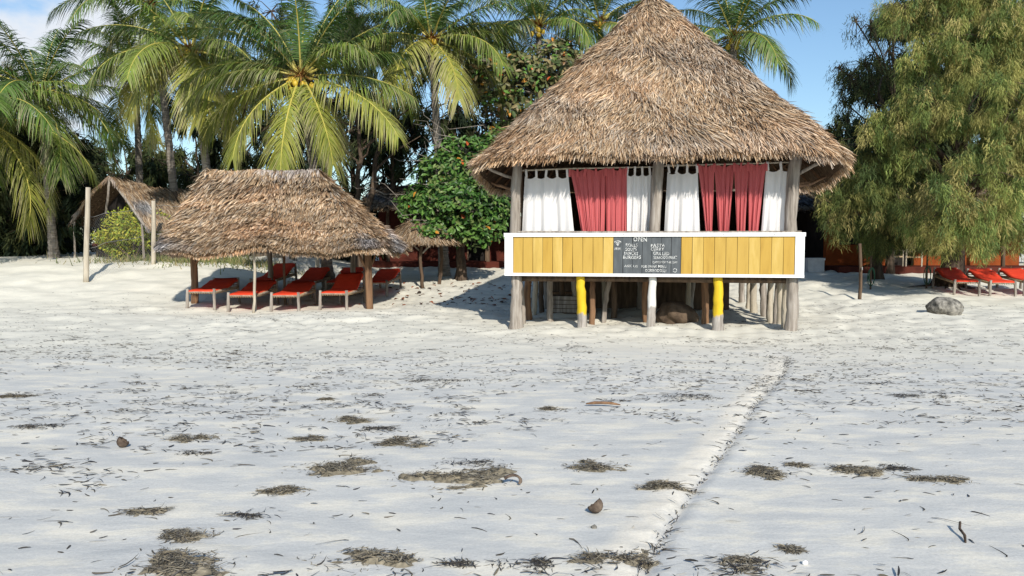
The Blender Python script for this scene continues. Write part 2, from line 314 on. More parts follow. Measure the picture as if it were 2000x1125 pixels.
# ------------------------------------------------------------------ thatch
STRAW = 1.16 * np.array([[.52, .375, .235], [.60, .45, .30], [.45, .30, .175], [.42, .345, .27], [.66, .52, .37], [.26, .165, .095], [.34, .22, .13]])
def straw_cols(P, r, seed, grey=.35, rust=.25):
    n = len(P); c = STRAW[r.integers(0, len(STRAW), n)] * r.uniform(.75, 1.18, (n, 1))
    g = sm(.1, 1.0, fbm2(P[:, 0] + P[:, 1] * .7, P[:, 2] * 2.2 - P[:, 1] * .4, seed, 3, 1.3)) * grey
    u = sm(.35, 1.1, fbm2(P[:, 0] - P[:, 1] * .6, P[:, 2] * 2.5, seed + 5, 3, 1.8)) * rust
    lum = c.mean(1, keepdims=True); c = c * (1 - g[:, None]) + lum * np.array([.98, .97, 1.0]) * g[:, None]
    return c * (1 - u[:, None]) + c * np.array([1.05, .72, .52]) * u[:, None]
def thatch(surf, n, courses, r, seed, Lr=(.3, .55), Wr=(.014, .026), lift=(.06, .3), splay=.3, adens=None, lean=0.0, tmax=1.0, jit=.35, grey=.35, rust=.25, tuft=0.0, wave=.1, band=0.0, rootd=.85):
    """surf(a,t)->points; a runs round the roof, t from the ridge (0) to the eave (1)."""
    a = adens(r, n) if adens is not None else r.random(n)
    t = np.sqrt(r.uniform(.0, 1.0, n)) * tmax
    k = np.ceil(t * courses) + r.normal(size=n) * jit * .5; t = np.clip((k + wave * np.sin(a * 83 + k * 2.1) + wave * np.sin(a * 37 + k)) / courses, .01, tmax)
    e = .004; P = surf(a, t); Dn = nrm(surf(a, np.minimum(t + e, 1.02)) - surf(a, t - e)); S = nrm(surf(a + e, t) - surf(a - e, t)); Nn = nrm(np.cross(S, Dn)); Nn = np.where(Nn[:, 2:3] < 0, -Nn, Nn)
    L = r.uniform(*Lr, n); lf = r.uniform(*lift, n); wild = r.random(n) < .05; lf = np.where(wild, lf * 2.0, lf); sp = (r.normal(size=n) * splay + lean) * np.where(wild, 1.8, 1) + tuft * fbm2(P[:, 0] * 1.3 + P[:, 1], P[:, 2] * 1.6 - P[:, 1] * .5, seed + 9, 3, 2.6); lf = lf * (1 + tuft * 1.2 * np.clip(fbm2(P[:, 0] + P[:, 1], P[:, 2] * 1.4, seed + 12, 3, 3.4), -.8, 1.2))
    D = Dn + S * sp[:, None] + Nn * lf[:, None]; R = P - Dn * (L * .62)[:, None] + Nn * r.uniform(-.015, .05, n)[:, None]
    side = nrm(np.cross(D, Nn + S * r.normal(size=n)[:, None] * .5)); W = r.uniform(*Wr, n)
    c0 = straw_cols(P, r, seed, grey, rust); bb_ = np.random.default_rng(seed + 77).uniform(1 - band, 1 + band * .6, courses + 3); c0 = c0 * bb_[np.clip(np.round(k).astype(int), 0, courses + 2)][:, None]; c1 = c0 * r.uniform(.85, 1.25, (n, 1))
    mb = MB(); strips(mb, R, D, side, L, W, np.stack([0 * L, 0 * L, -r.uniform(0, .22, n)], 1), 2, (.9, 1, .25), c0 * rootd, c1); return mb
def shell(surf, na, nt_, t0=0.0, t1=1.0, dz=0.0):
    A, T = np.meshgrid(np.arange(na) / na, np.linspace(t0, t1, nt_)); P = surf(A.ravel(), T.ravel()); P = P + np.array([0, 0, dz])
    i = np.arange(nt_ - 1)[:, None] * na; j = np.arange(na)[None]; jn = (j + 1) % na
    return MB().add(P, np.stack([i + j, i + jn, i + na + jn, i + na + j], -1).reshape(-1, 4), (.2, .14, .09))

def outline(n, hx, hy, m=2001):
    # rounded rectangle sampled evenly along its length, counter-clockwise from +x
    q = np.linspace(0, 2 * math.pi, 8001); ex = np.sign(np.cos(q)) * np.abs(np.cos(q)) ** (2 / n); ey = np.sign(np.sin(q)) * np.abs(np.sin(q)) ** (2 / n)
    cs = np.concatenate([[0], np.cumsum(np.hypot(np.diff(ex * hx), np.diff(ey * hy)))]); cs /= cs[-1]; u = np.linspace(0, 1, m); return u, np.interp(u, cs, ex), np.interp(u, cs, ey)
def sea_side(u, ey, w=4.5, cut=.25):
    # draw positions along the outline, more of them on the sea side
    wt = np.where(ey < cut, w, 1.0); cs = np.concatenate([[0], np.cumsum(wt[1:])]); cs /= cs[-1]; return lambda r_, n: np.interp(r_.random(n), cs, u)
# ------------------------------------------------------------------ the beach bar on stilts
TH = math.atan2(.82, 4.89); HW = 4.96
def build_bar():
    r = np.random.default_rng(11)
    bar = root('beach_bar', (.03, 14.26, 0), 'thatched beach bar on stilts with yellow plank front and menu boards', 'bar', rz=-TH)
    c, s = math.cos(TH), math.sin(TH)
    def g(u, v): return Hs(.03 + u * c + v * s, 14.26 - u * s + v * c)
    # roof
    hx, hy, cu, cv, zt = 3.36, 4.06, 2.55, 3.32, 6.92; OU, OX, OY = outline(8.0, hx, hy)
    def surf(a, t):
        a = np.asarray(a, float) % 1.0; t = np.asarray(t, float); th = a * 2 * math.pi
        ex = np.interp(a, OU, OX) * hx; ey = np.interp(a, OU, OY) * hy
        side = sm(.75, 1.0, np.abs(ex) / hx) * sm(-1.0, -.35, ey / hy)
        ze = 3.07 - .24 * side + .03 * np.sin(th * 9) + .02 * np.sin(th * 23 + 1)
        rr = np.abs(t) * 1.0
        x = cu - .04 * (1 - t) + ex * (rr * .985 + .015); y = cv + ey * (rr * .985 + .015)
        z = zt + (ze - zt) * t + .10 * np.sin(math.pi * np.clip(t, 0, 1)) * np.cos(th * 4) * .3 + .05 * np.sin(t * 19 + th * 3) * t * .5
        return np.stack([x, y, z], -1)
    front = sea_side(OU, OY)
    lining = part('roof_lining', shell(surf, 96, 14, 0, .985, -.13), M['thatch_under'], bar, smooth=True)
    base = part('roof_base', shell(surf, 96, 20, 0, .975, -.02), M['thatch_under'], bar, smooth=True)
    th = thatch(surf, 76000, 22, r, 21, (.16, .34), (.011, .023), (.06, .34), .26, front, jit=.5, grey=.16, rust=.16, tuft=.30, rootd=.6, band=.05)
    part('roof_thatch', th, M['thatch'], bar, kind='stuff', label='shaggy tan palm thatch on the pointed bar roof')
    # eave fringe, denser and hanging
    a = front(r, 9000); P = surf(a, np.full(9000, .985) + r.normal(size=9000) * .008); Dn = nrm(surf(a, np.full(9000, 1.0)) - surf(a, np.full(9000, .99))); S = nrm(surf(a + .002, np.ones(9000)) - surf(a - .002, np.ones(9000)))
    L = r.uniform(.14, .30, 9000); mb = MB(); P = P - np.array([0, 0, 1]) * r.uniform(0, .09, 9000)[:, None]
    strips(mb, P - Dn * (L * .55)[:, None], Dn + S * r.normal(size=9000)[:, None] * .25, np.cross(Dn, S) + S * r.normal(size=9000)[:, None], L, r.uniform(.012, .026, 9000), np.array([0, 0, -.25]), 2, (1, .9, .3), straw_cols(P, r, 31), None)
    part('eave_fringe', mb, M['thatch'], bar, kind='stuff')
    # finial tuft
    n = 420; an = r.uniform(0, 6.283, n); mb = MB(); tip = surf(np.array([0.75]), np.array([0.0]))[0]; tip[0] = cu - .04; tip[1] = cv
    D = np.stack([np.cos(an) * .55, np.sin(an) * .55, -np.full(n, .75)], 1); strips(mb, np.tile(tip + [0, 0, .10], (n, 1)) + r.normal(size=(n, 3)) * .03, D, np.cross(D, [0, 0, 1.0]), r.uniform(.3, .6, n), r.uniform(.014, .03, n), np.array([0, 0, .1]), 2, (.8, 1, .3), straw_cols(np.tile(tip, (n, 1)) + r.normal(size=(n, 3)), r, 5), None)
    part('roof_finial', mb, M['thatch'], bar, kind='stuff')
    # rafters and purlins under the eaves
    for i, aa in enumerate(list(np.linspace(.02, .98, 26))):
        p1 = surf(np.array([aa]), np.array([.96]))[0] - [0, 0, .18]; p0 = surf(np.array([aa]), np.array([.45]))[0] - [0, 0, .2]
        part('rafter', pole(MB(), p0, p1, .03, .025, 6, 4, .05, .008, i), M['wood_brown'], bar)
    for t in (.70, .78, .86):
        A = np.linspace(0, 1, 90); P = surf(A, np.full(90, t)) - np.array([0, 0, .155]); part('purlin', tube(MB(), P, .016, 5, capped=False), M['wood_brown'], bar)
    # front and side posts that carry the roof
    def post(u, v, z0, z1, rad, mat, seed, lean=(0, 0), rt=.85, flare=0.0, name='post', n=11):
        r_ = np.random.default_rng(seed); t = np.linspace(0, 1, 12)[:, None]
        P = np.array([u, v, z0]) + np.array([lean[0], lean[1], z1 - z0]) * t + r_.normal(size=(12, 3)) * .004 * np.array([1, 1, 0]) + np.array([r_.normal() * .02, 0, 0]) * np.sin(3.1 * t)
        rr = rad * (1 + (rt - 1) * t[:, 0]) * (1 + flare * np.exp(-t[:, 0] * 5)) * (1 + .02 * np.sin(t[:, 0] * 17 + seed))
        return part(name, tube(MB(), P, rr, n, wob=.045, seed=seed), mat, bar, smooth=True)
    post(.02, 0, 1.0, 3.12, .105, M['wood'], 1, (.05, 0)); post(2.53, -.02, 1.0, 3.18, .092, M['wood'], 2, (.11, 0), 1.05); post(HW - .02, 0, 1.0, 3.12, .108, M['wood'], 3, (.04, 0), .95)
    for k, (u, v) in enumerate([(0, 2.3), (0, 4.4), (0, 6.6), (HW, 2.3), (HW, 4.4), (HW, 6.6), (2.5, 6.6)]): post(u, v, 1.0, 2.95, .085, M['wood_dark'], 10 + k)
    # braces from the corner posts
    for k, (p0, p1) in enumerate([((.0, .05, 2.75), (-.55, -.35, 3.02)), ((.0, .1, 2.55), (-.6, 1.0, 2.75)), ((HW, .05, 2.72), (5.62, -.35, 3.02)), ((HW, .1, 2.55), (5.7, 1.1, 2.78)), ((HW, .4, 2.6), (5.65, 2.2, 2.72))]):
        part('brace', pole(MB(), p0, p1, .03, .026, 7, 6, .08, .05, 40 + k), M['wood'] if k in (0, 2) else M['wood_brown'], bar, smooth=True)
    part('head_beam', pole(MB(), (-.3, .08, 3.1), (HW + .3, .08, 3.1), .06, .055, 8, 8, .05, .004, 3), M['wood_dark'], bar)
    # floor and low back wall
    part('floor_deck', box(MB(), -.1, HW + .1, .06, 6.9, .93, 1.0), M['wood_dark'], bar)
    part('added_dark_screen', box(MB(), .1, HW - .6, 4.3, 4.36, -.1, .925), M['wood_dark'], bar)  # added dark panel that keeps the space under the floor dark
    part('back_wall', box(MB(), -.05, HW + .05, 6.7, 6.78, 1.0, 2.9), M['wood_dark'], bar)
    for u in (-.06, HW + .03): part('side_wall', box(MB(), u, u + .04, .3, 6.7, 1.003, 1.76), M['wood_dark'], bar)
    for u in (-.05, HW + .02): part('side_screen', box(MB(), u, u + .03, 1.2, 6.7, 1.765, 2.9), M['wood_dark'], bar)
    # the plank front: white frame with boards set in it
    zb, zt_ = .955, 1.735; v0 = -.19; u0, u1 = -.135, HW + .145
    fr = MB()
    box(fr, u0 - .01, u1 + .012, v0 - .028, v0 + .12, zt_ - .068, zt_); box(fr, u0, u1, v0 - .022, v0 + .10, zb, zb + .052)
    box(fr, u0 + .003, u0 + .155, v0 - .02, v0 + .09, zb + .0525, zt_ - .0685); box(fr, u1 - .155, u1 - .003, v0 - .02, v0 + .09, zb + .0525, zt_ - .0685)
    frame = part('front_frame', fr, M['white'], bar, label='white painted frame round the yellow and grey planks')
    part('counter_rail', pole(MB(), (.1, v0 + .06, zt_ + .022), (HW + .1, v0 + .06, zt_ + .016), .017, .015, 6, 8, .05, .002, 5), M['wood'], frame)
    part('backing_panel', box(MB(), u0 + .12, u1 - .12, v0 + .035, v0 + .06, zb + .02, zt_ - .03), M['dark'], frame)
    edges = list(np.linspace(u0 + .157, 1.842, 11)) + list(np.linspace(1.842, 3.028, 8))[1:] + list(np.linspace(3.028, u1 - .157, 11))[1:]
    rr = np.random.default_rng(4)
    for i in range(len(edges) - 1):
        a, b = edges[i] + rr.uniform(.002, .005), edges[i + 1] - rr.uniform(.002, .005); dv = rr.uniform(-.007, .007); grey = 10 <= i < 17; sk = rr.uniform(-.003, .003)
        mb = MB(); x = [[a + sk, v0 + dv, zb + .054], [b + sk, v0 + dv * .5, zb + .054], [b + sk, v0 + .03, zb + .054], [a + sk, v0 + .03, zb + .054]]
        zz = zt_ - .07; x += [[a - sk, v0 + dv, zz], [b - sk, v0 + dv * .5, zz], [b - sk, v0 + .03, zz], [a - sk, v0 + .03, zz]]
        mb.add(x, BOXF); part('plank', mb, M['grey'] if grey else M[('yellow', 'yellow_warm', 'yellow', 'yellow_pale', 'yellow_warm', 'yellow', 'yellow_pale')[(i * 5) % 7]], frame)
    for u in (.27, 1.1, 2.02, 2.92, 3.75, 4.6):
        part('hook', tube(MB(), [(u, v0 - .03, zt_ - .035), (u, v0 - .045, zt_ - .03), (u + .004, v0 - .045, zt_ - .012)], .004, 5), M['wood_dark'], frame)
    # chalk lettering
    def text(body, u, z, h, seed, wid=None, label=None):
        cu_ = bpy.data.curves.new('lettering', 'FONT'); cu_.body = body; cu_.size = h * 1.38; cu_.offset = h * .004; cu_.resolution_u = 2; cu_.space_character = 1.08
        o = bpy.data.objects.new('tmp', cu_); COL.objects.link(o); dg = bpy.context.evaluated_depsgraph_get(); dg.update(); me = bpy.data.meshes.new_from_object(o.evaluated_get(dg)); bpy.data.objects.remove(o)
        co = np.zeros(len(me.vertices) * 3); me.vertices.foreach_get('co', co); co = co.reshape(-1, 3); q = np.random.default_rng(seed)
        sx = (wid / max(co[:, 0].max(), 1e-6)) if wid else 1.0
        x = co[:, 0] * sx; zz = co[:, 1] * (1 + .08 * np.sin(x * 31 + seed)) + .05 * h * np.sin(x * 17 + seed * 2) ; x = x + .03 * h * np.sin(zz * 90 + seed)
        me.vertices.foreach_set('co', np.stack([u + x, np.full(len(x), v0 - .0075), z + zz], 1).ravel()); me.materials.clear(); me.materials.append(M['chalk']); me.update()
        return part('lettering', me, None, frame, label=label or ('chalk lettering reading ' + body))
    def uu(px): return 1.842 + (px - 1213) / (1352 - 1213) * (3.028 - 1.842)
    def zz_(py): return zt_ - .07 - (py - 460) / (535 - 460) * (zt_ - zb - .124)
    for k, (tx, x0, x1, yb, hp) in enumerate([('OPEN', 1254, 1282, 469.5, 8.5), ('ROLLS', 1238, 1263, 480, 6.5), ('SOUPS', 1238, 1261, 488.5, 6.5), ('SNACKS', 1235, 1264, 497, 6.5), ('BURGERS', 1233, 1270, 505, 7),
            ('PASTA', 1290, 1319, 481, 7), ('CURRY', 1290, 1317, 488.5, 6.8), ('GRILLED', 1295, 1328, 497, 6.2), ('SEAFOOD/MEAT', 1296, 1344, 505, 6.2), ('CATCH OF THE DAY', 1294, 1345, 514, 4.6), ('ASK US', 1236, 1264, 522, 5), ('FOR DRINK MENU', 1271, 1322, 523, 5.4), ('DOBRODOŠLI', 1279, 1322, 531.5, 6), ('FREE', 1215.5, 1228, 487, 4.6)]):
        text(tx, uu(x0), zz_(yb), hp / 75 * (zt_ - zb - .124), k, uu(x1) - uu(x0))
    def arc(cx, cy, rad, a0, a1, wd, name, lab):
        A = np.radians(np.linspace(a0, a1, 11)); ppu = (3.028 - 1.842) / 139; o_ = np.stack([uu(cx) + np.cos(A) * rad * ppu, np.full(11, v0 - .0075), zz_(cy) + np.sin(A) * rad * ppu], 1); i_ = np.stack([uu(cx) + np.cos(A) * (rad - wd) * ppu, np.full(11, v0 - .0075), zz_(cy) + np.sin(A) * (rad - wd) * ppu], 1)
        k = np.arange(10); part(name, MB().add(np.concatenate([o_, i_]), np.stack([k, k + 1, k + 12, k + 11], 1)), M['chalk'], frame, label=lab)
    for rad in (4.5, 7.5, 10.5): arc(1222, 478, rad, 45, 135, 1.2, 'wireless_symbol', 'chalk wireless network arc')
    arc(1222, 477, 1.7, 0, 360, 1.7, 'wireless_symbol', 'chalk wireless network dot'); arc(1340, 528, 4.2, -130, 140, 1.0, 'smile_mark', 'chalk smiling curve'); arc(1337, 530, .8, 0, 360, .8, 'smile_mark', None); arc(1337, 526.5, .8, 0, 360, .8, 'smile_mark', None)
    # stilts under the floor, each its own piece
    def stilt(u, v, rad, mat, seed, lean=(0, 0), flare=0.0, top=.95): post(u, v, g(u, v) - .12, top, rad, mat, seed, lean, .86, flare, 'stilt')
    stilt(.03, 0, .112, M['wood'], 101, (.03, 0), .4); stilt(1.285, -.04, .093, M['post_yellow'], 102, (-.045, 0), .12); stilt(2.52, -.04, .082, M['post_white'], 103, (.02, 0), .1)
    stilt(3.68, -.04, .088, M['post_yellow'], 104, (0, 0), .3); stilt(HW - .03, 0, .105, M['wood'], 105, (.02, 0), .06)
    kinds = [M['wood'], M['wood_brown'], M['wood_pale'], M['wood_dark']]
    q = np.random.default_rng(8); k = 0
    for v in (.75, 1.45, 2.2, 3.0, 3.9, 5.2, 6.5):
        stilt(.1 + q.normal() * .04, v, q.uniform(.055, .08), kinds[k % 4], 110 + k, (q.normal() * .06, 0)); k += 1
    for v in (.45, .85, 1.3, 1.8, 2.35, 3.0, 3.8, 4.8, 6.3):
        stilt(HW - .05 + q.normal() * .03, v, q.uniform(.06, .085), M['wood_pale'] if k % 3 else M['wood'], 130 + k, (q.normal() * .03, 0)); k += 1
    for (u, v) in [(.55, 1.2), (.62, 2.6), (.95, 2.4), (1.42, .5), (1.62, .9), (1.78, 1.7), (1.55, 3.0), (2.45, 1.0), (2.3, 3.2), (2.52, 2.3), (3.3, 2.4), (3.52, .6), (3.42, 3.4), (3.62, 1.5), (1.2, 5.0), (2.5, 5.2), (3.7, 5.2), (1.9, 6.4), (3.2, 6.5)]:
        stilt(u, v, q.uniform(.045, .085), kinds[(k * 7) % 4], 160 + k, (q.normal() * .05, 0)); k += 1
    for v in (.1, 2.3, 4.6): part('floor_beam', pole(MB(), (-.05, v, .89), (HW + .05, v, .89), .05, .05, 8, 6, .05, .003, int(v * 10)), M['wood_dark'], bar)
    for k, (u0_, u1_, z) in enumerate([(.08, 2.46, 2.89), (2.62, HW - .04, 2.935)]):
        part('curtain_rod', pole(MB(), (u0_ - .06, .0 + .08, z), (u1_ + .06, .08, z + .03), .016, .014, 7, 8, .03, .004, 70 + k), M['wood_pale'], bar)
    return bar
bar = build_bar()

# ------------------------------------------------------------------ curtains, each hung on its own tabs
def house_w(u, v, z):
    c, s = math.cos(TH), math.sin(TH); return np.array([.03 + u * c + v * s, 14.26 - u * s + v * c, z])
def px_u(px, v=0.08):
    # where along the front a sight line through column px meets the curtain rod
    c, s = math.cos(TH), math.sin(TH); k = (px - 1000) / FPX * .9945
    return (k * (14.26 + v * c) - .03 - v * s) / (c + k * s)
def curtain(t0, t1, b0, b1, mat, label, folds, seed, zt, tabs, amp=.03, group=None, gather=0.0, zbot=1.66):
    r = np.random.default_rng(seed); ut0, ut1, ub0, ub1 = [px_u(p) for p in (t0, t1, b0, b1)]
    o = root('curtain', house_w((ub0 + ub1) / 2, .08, zbot), label, 'curtain', group, -TH); ou = (ub0 + ub1) / 2
    nu, nz = 56, 26; S, T = np.meshgrid(np.linspace(0, 1, nu), np.linspace(0, 1, nz))
    ph = r.uniform(0, 6.28); e = T ** (1.0 if not gather else .8)
    U = (ut0 + (ut1 - ut0) * S) * (1 - e) + (ub0 + (ub1 - ub0) * S) * e
    top = zt - (.10 if not gather else .015) - .055 * np.abs(np.sin(math.pi * S * (tabs - 1))) ** .7 * (1 - T) ** 3 * (1.0 if not gather else .15)
    Z = top + (zbot - top) * T + (.0 if not gather else .02) * np.sin(S * 9)
    SW = S + .06 * np.sin(S * 7 + ph) + .04 * np.sin(S * 17 + 2 * ph); f = np.sin(SW * folds * 2 * math.pi + ph + .9 * np.sin(T * 2.4 + ph)) + .45 * np.sin(S * folds * 4.6 * math.pi + ph * 2 + T * 1.4)
    Vv = .085 + amp * f * (.35 + .65 * T) + .02 * np.sin(T * 3 + ph)
    U = U + amp * .35 * np.cos(S * folds * 2 * math.pi + ph) * T
    V = np.stack([U - ou, Vv - .08, Z - zbot], -1).reshape(-1, 3); i = np.arange(nz - 1)[:, None] * nu; j = np.arange(nu - 1)[None]
    V2 = V + np.array([0, .004, 0])
    F = np.stack([i + j, i + nu + j, i + nu + j + 1, i + j + 1], -1).reshape(-1, 4)
    part('cloth', MB().add(V, F), mat, o, smooth=True)
    for k in range(tabs):
        s_ = k / (tabs - 1); uc = ut0 + (ut1 - ut0) * (s_ * .94 + .03) - ou; w = .019; zz = zt + .022 - zbot; zl = zt - .13 - zbot
        sl = r.normal() * .012; mb = MB()
        P = [(uc + sl, -.012, zl), (uc, -.022, zz - .03), (uc, -.016, zz), (uc, .018, zz), (uc, .022, zz - .03), (uc + sl, .012, zl)]
        Vt = []
        for p in P: Vt += [[p[0] - w, p[1], p[2]], [p[0] + w, p[1], p[2]]]
        part('tab', mb.add(Vt, np.array([[2 * q, 2 * q + 1, 2 * q + 3, 2 * q + 2] for q in range(5)])), mat, o)
W_, R_ = M['cloth_white'], M['cloth_red']
curtain(1025, 1110, 1020, 1122, W_, 'widest white tab curtain, next to the left corner post of the bar', 2.6, 1, 2.89, 5, .03)
curtain(1112, 1144, 1138, 1156, R_, 'narrow red curtain beside the widest white curtain', 3, 2, 2.895, 3, .028, gather=1)
curtain(1143, 1184, 1154, 1180, R_, 'middle one of the three red curtains in the left bay', 3, 3, 2.9, 3, .03, gather=1)
curtain(1183, 1225, 1184, 1226, R_, 'straight hanging red curtain left of the white one by the middle post', 5, 4, 2.905, 4, .026, gather=1)
curtain(1224, 1284, 1225, 1285, W_, 'folded white curtain on the left of the middle post', 3.4, 5, 2.91, 5, .045)
curtain(1303, 1362, 1299, 1369, W_, 'white curtain on the right of the middle post', 2.2, 6, 2.935, 4, .03)
curtain(1361, 1395, 1381, 1393, R_, 'leftmost red curtain of the right bay, gathered to a thin tail', 3, 7, 2.938, 3, .026, gather=1)
curtain(1394, 1435, 1405, 1424, R_, 'second red curtain from the left in the right bay', 3.4, 8, 2.94, 3, .03, gather=1)
curtain(1432, 1461, 1440, 1456, R_, 'third red curtain from the left in the right bay', 3, 9, 2.945, 3, .028, gather=1)
curtain(1459, 1497, 1462, 1482, R_, 'red curtain right beside the last white curtain', 3.2, 10, 2.95, 3, .03, gather=1)
curtain(1496, 1551, 1487, 1551, W_, 'white curtain next to the right corner post of the bar', 2.0, 11, 2.955, 3, .028)

# ------------------------------------------------------------------ things under the bar
def rock(name, loc, rad, mat, label, seed, sub=4, wob=.10):
    mb = ico(MB(), (0, 0, rad[2] * .45), rad, sub, (.5, .5, .5), wob, seed); o = bpy.data.objects.new(name, mb.mesh(name, mat, True)); COL.objects.link(o); o.location = tuple(loc); return tag(o, label, 'rock')
p = house_w(3.05, 1.15, 0); p[2] = Hs(p[0], p[1]); rock('boulder', p, (.42, .3, .27), M['rock_brown'], 'brown boulder lying in the shade under the bar', 3)
p = ground_at(1845, 613); rock('coral_rock', p, (.38, .27, .25), M['rock'], 'rough grey coral rock lying on the open sand', 8)
def low_bench():
    p = house_w(.75, 3.3, 0); p[2] = Hs(p[0], p[1]); o = root('bench', p, 'dark wooden bench stored under the left side of the bar', 'bench', rz=-TH)
    part('seat', box(MB(), -.5, .5, -.15, .15, .40, .45), M['wood_brown'], o)
    for x in (-.44, .40):
        for y in (-.12, .08): part('leg', box(MB(), x, x + .05, y, y + .05, -.05, .399), M['wood_dark'], o)
    p = house_w(.75, 2.4, 0); p[2] = Hs(p[0], p[1]); o = root('crate', p, 'grey crate standing under the left side of the bar', 'crate', rz=-TH - .1)
    mb = MB()
    for k in range(4):
        part('slat', box(MB(), -.3, .3, -.18, -.16, .02 + k * .09, .095 + k * .09), M['wood'], o)
    part('crate_side', box(MB(), -.3, .3, -.159, .2, -.01, .36), M['wood_dark'], o)
low_bench()

# ------------------------------------------------------------------ hip-roofed sun shelter on the left
def build_shelter():
    r = np.random.default_rng(31); cx, cy = -5.42, 19.35
    sh = root('sun_shelter', (cx, cy, 0), 'low open sun shelter with hipped palm thatch roof over red loungers', 'shelter', rz=0.0)
    def g(x, y): return Hs(cx + x, cy + y)
    hx, hy, zr, rx, rc = 2.52, 2.36, 3.33, 1.36, -.82; OU, OX, OY = outline(7.0, hx, hy)
    def surf(a, t):
        a = np.asarray(a, float) % 1.0; t = np.asarray(t, float); th = a * 2 * math.pi
        ex = np.interp(a, OU, OX); ey = np.interp(a, OU, OY)
        # the ridge point facing each eave point
        rp = np.clip(ex * 1.12, -1, 1) * rx + rc * (np.abs(ex) > -1)
        x = rp * (1 - t) + (ex * hx) * t + .05 * ex; y = ey * hy * t + ey * .05
        ze = 1.43 + .05 * np.sin(th * 7) + .02 * np.sin(th * 19) - .03 * np.abs(ex)
        z = zr + .02 * np.sin(rp * 5) + (ze - zr) * t - .08 * np.sin(math.pi * np.clip(t, 0, 1)) + .02 * np.sin(t * 13 * 2 * math.pi) * 0
        return np.stack([x, y, z], -1)
    ad = sea_side(OU, OY, 4.5, .4)
    part('roof_base', shell(surf, 90, 16, 0, .975, -.03), M['thatch_under'], sh, smooth=True)
    part('roof_lining', shell(surf, 90, 12, 0, .985, -.12), M['thatch_under'], sh, smooth=True)
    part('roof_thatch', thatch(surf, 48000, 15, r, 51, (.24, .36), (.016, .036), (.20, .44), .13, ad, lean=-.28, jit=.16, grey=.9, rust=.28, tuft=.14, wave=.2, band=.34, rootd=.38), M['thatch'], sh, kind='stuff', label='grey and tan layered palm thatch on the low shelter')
    n = 6000; a = ad(r, n); P = surf(a, np.full(n, .99)); Dn = nrm(surf(a, np.full(n, 1.0)) - surf(a, np.full(n, .99))); S = nrm(surf(a + .002, np.ones(n)) - surf(a - .002, np.ones(n))); L = r.uniform(.12, .26, n); mb = MB(); P = P - np.array([0, 0, 1]) * r.uniform(0, .08, n)[:, None]
    strips(mb, P - Dn * (L * .6)[:, None], Dn + S * r.normal(size=n)[:, None] * .25, np.cross(Dn, S) + S * r.normal(size=n)[:, None], L, r.uniform(.014, .028, n), np.array([0, 0, -.25]), 2, (1, .9, .3), straw_cols(P, r, 61), None)
    part('eave_fringe', mb, M['thatch'], sh, kind='stuff')
    # ridge cap of folded fronds
    n = 1500; x = r.uniform(-rx + rc - .05, rx + rc + .05, n); sg = np.where(r.random(n) < .6, -1, 1); D = np.stack([r.normal(size=n) * .5, sg * 1.0, -r.uniform(.2, .9, n)], 1); P = np.stack([x, r.normal(size=n) * .03 , zr + .03 + .02 * np.sin(x * 5) + r.normal(size=n) * .015], 1)
    mb = MB(); strips(mb, P, D, np.cross(D, [0, 0, 1.0]), r.uniform(.2, .45, n), r.uniform(.015, .03, n), np.array([0, 0, -.5]), 2, (1, .9, .3), straw_cols(P, r, 3, .6), None); part('ridge_cap', mb, M['thatch'], sh, kind='stuff')
    def post(name, px, py, Y, rad, mat, seed, lean=(0, 0), zt=None, rt=.9):
        p = at(px, py, Y); x, y = p[0] - cx, Y - cy; zt = zt or (1.25 + .86 * max(0, min(hy - abs(y), hx - abs(x))) * .75); z0 = g(x, y) - .1
        return part(name, pole(MB(), (x, y, z0), (x + lean[0], y + lean[1], zt), rad, rad * rt, 9, 10, .06, .012, seed), mat, sh, smooth=True)
    post('post', 381, 597, 18.6, .095, M['wood_brown'], 1); post('post', 722, 607, 17.75, .085, M['wood_brown'], 2, (-.03, 0)); post('thin_pole', 495, 609, 17.3, .035, M['wood_pale'], 3, (.02, .05), 1.5); post('thin_pole', 558, 600, 19.2, .035, M['wood_dark'], 4, (-.03, 0), 2.6)
    post('post', 527, 560, 21.2, .075, M['wood'], 6, zt=1.6); post('post', 690, 560, 21.2, .075, M['wood'], 7, zt=1.6)
    for k, (p0, p1) in enumerate([((381, 520, 18.6), (398, 497, 18.3)), ((384, 525, 18.6), (372, 497, 18.4)), ((719, 530, 17.75), (697, 494, 17.7)), ((724, 520, 17.8), (738, 497, 17.9))]):
        a, b = at(*p0), at(*p1); o_ = np.array([cx, cy, 0]); part('brace', pole(MB(), a - o_, b - o_ + [0, 0, .12], .03, .028, 7, 5, .06, .02, 20 + k), M['wood_brown'], sh, smooth=True)
    for y in (-1.5, 1.5): part('eave_beam', pole(MB(), (-2.1, y, 1.75), (1.9, y, 1.75), .045, .04, 7, 6, .05, .005, 9), M['wood_brown'], sh)
build_shelter()
# cloth strip hung behind the shelter
def cloth_strip():
    p = at(561, 530, 22.5); z = Hs(p[0], p[1]); P0 = np.array([p[0], p[1], z + .25]); mb = MB(); n = 12
    V = []
    for k in range(n):
        t = k / (n - 1); V += [[-.09 + .05 * t + .01 * math.sin(k), .03 * math.sin(k * 1.1), .95 * (1 - t)], [.05 + .04 * t, .03 * math.cos(k), .95 * (1 - t)]]
    mb.add(V, np.array([[2 * k, 2 * k + 1, 2 * k + 3, 2 * k + 2] for k in range(n - 1)])); o = bpy.data.objects.new('cloth_strip', mb.mesh('cloth_strip', M['cloth_white'], True)); COL.objects.link(o); o.location = tuple(P0); tag(o, 'white strip of cloth hanging behind the low shelter', 'cloth')
cloth_strip()

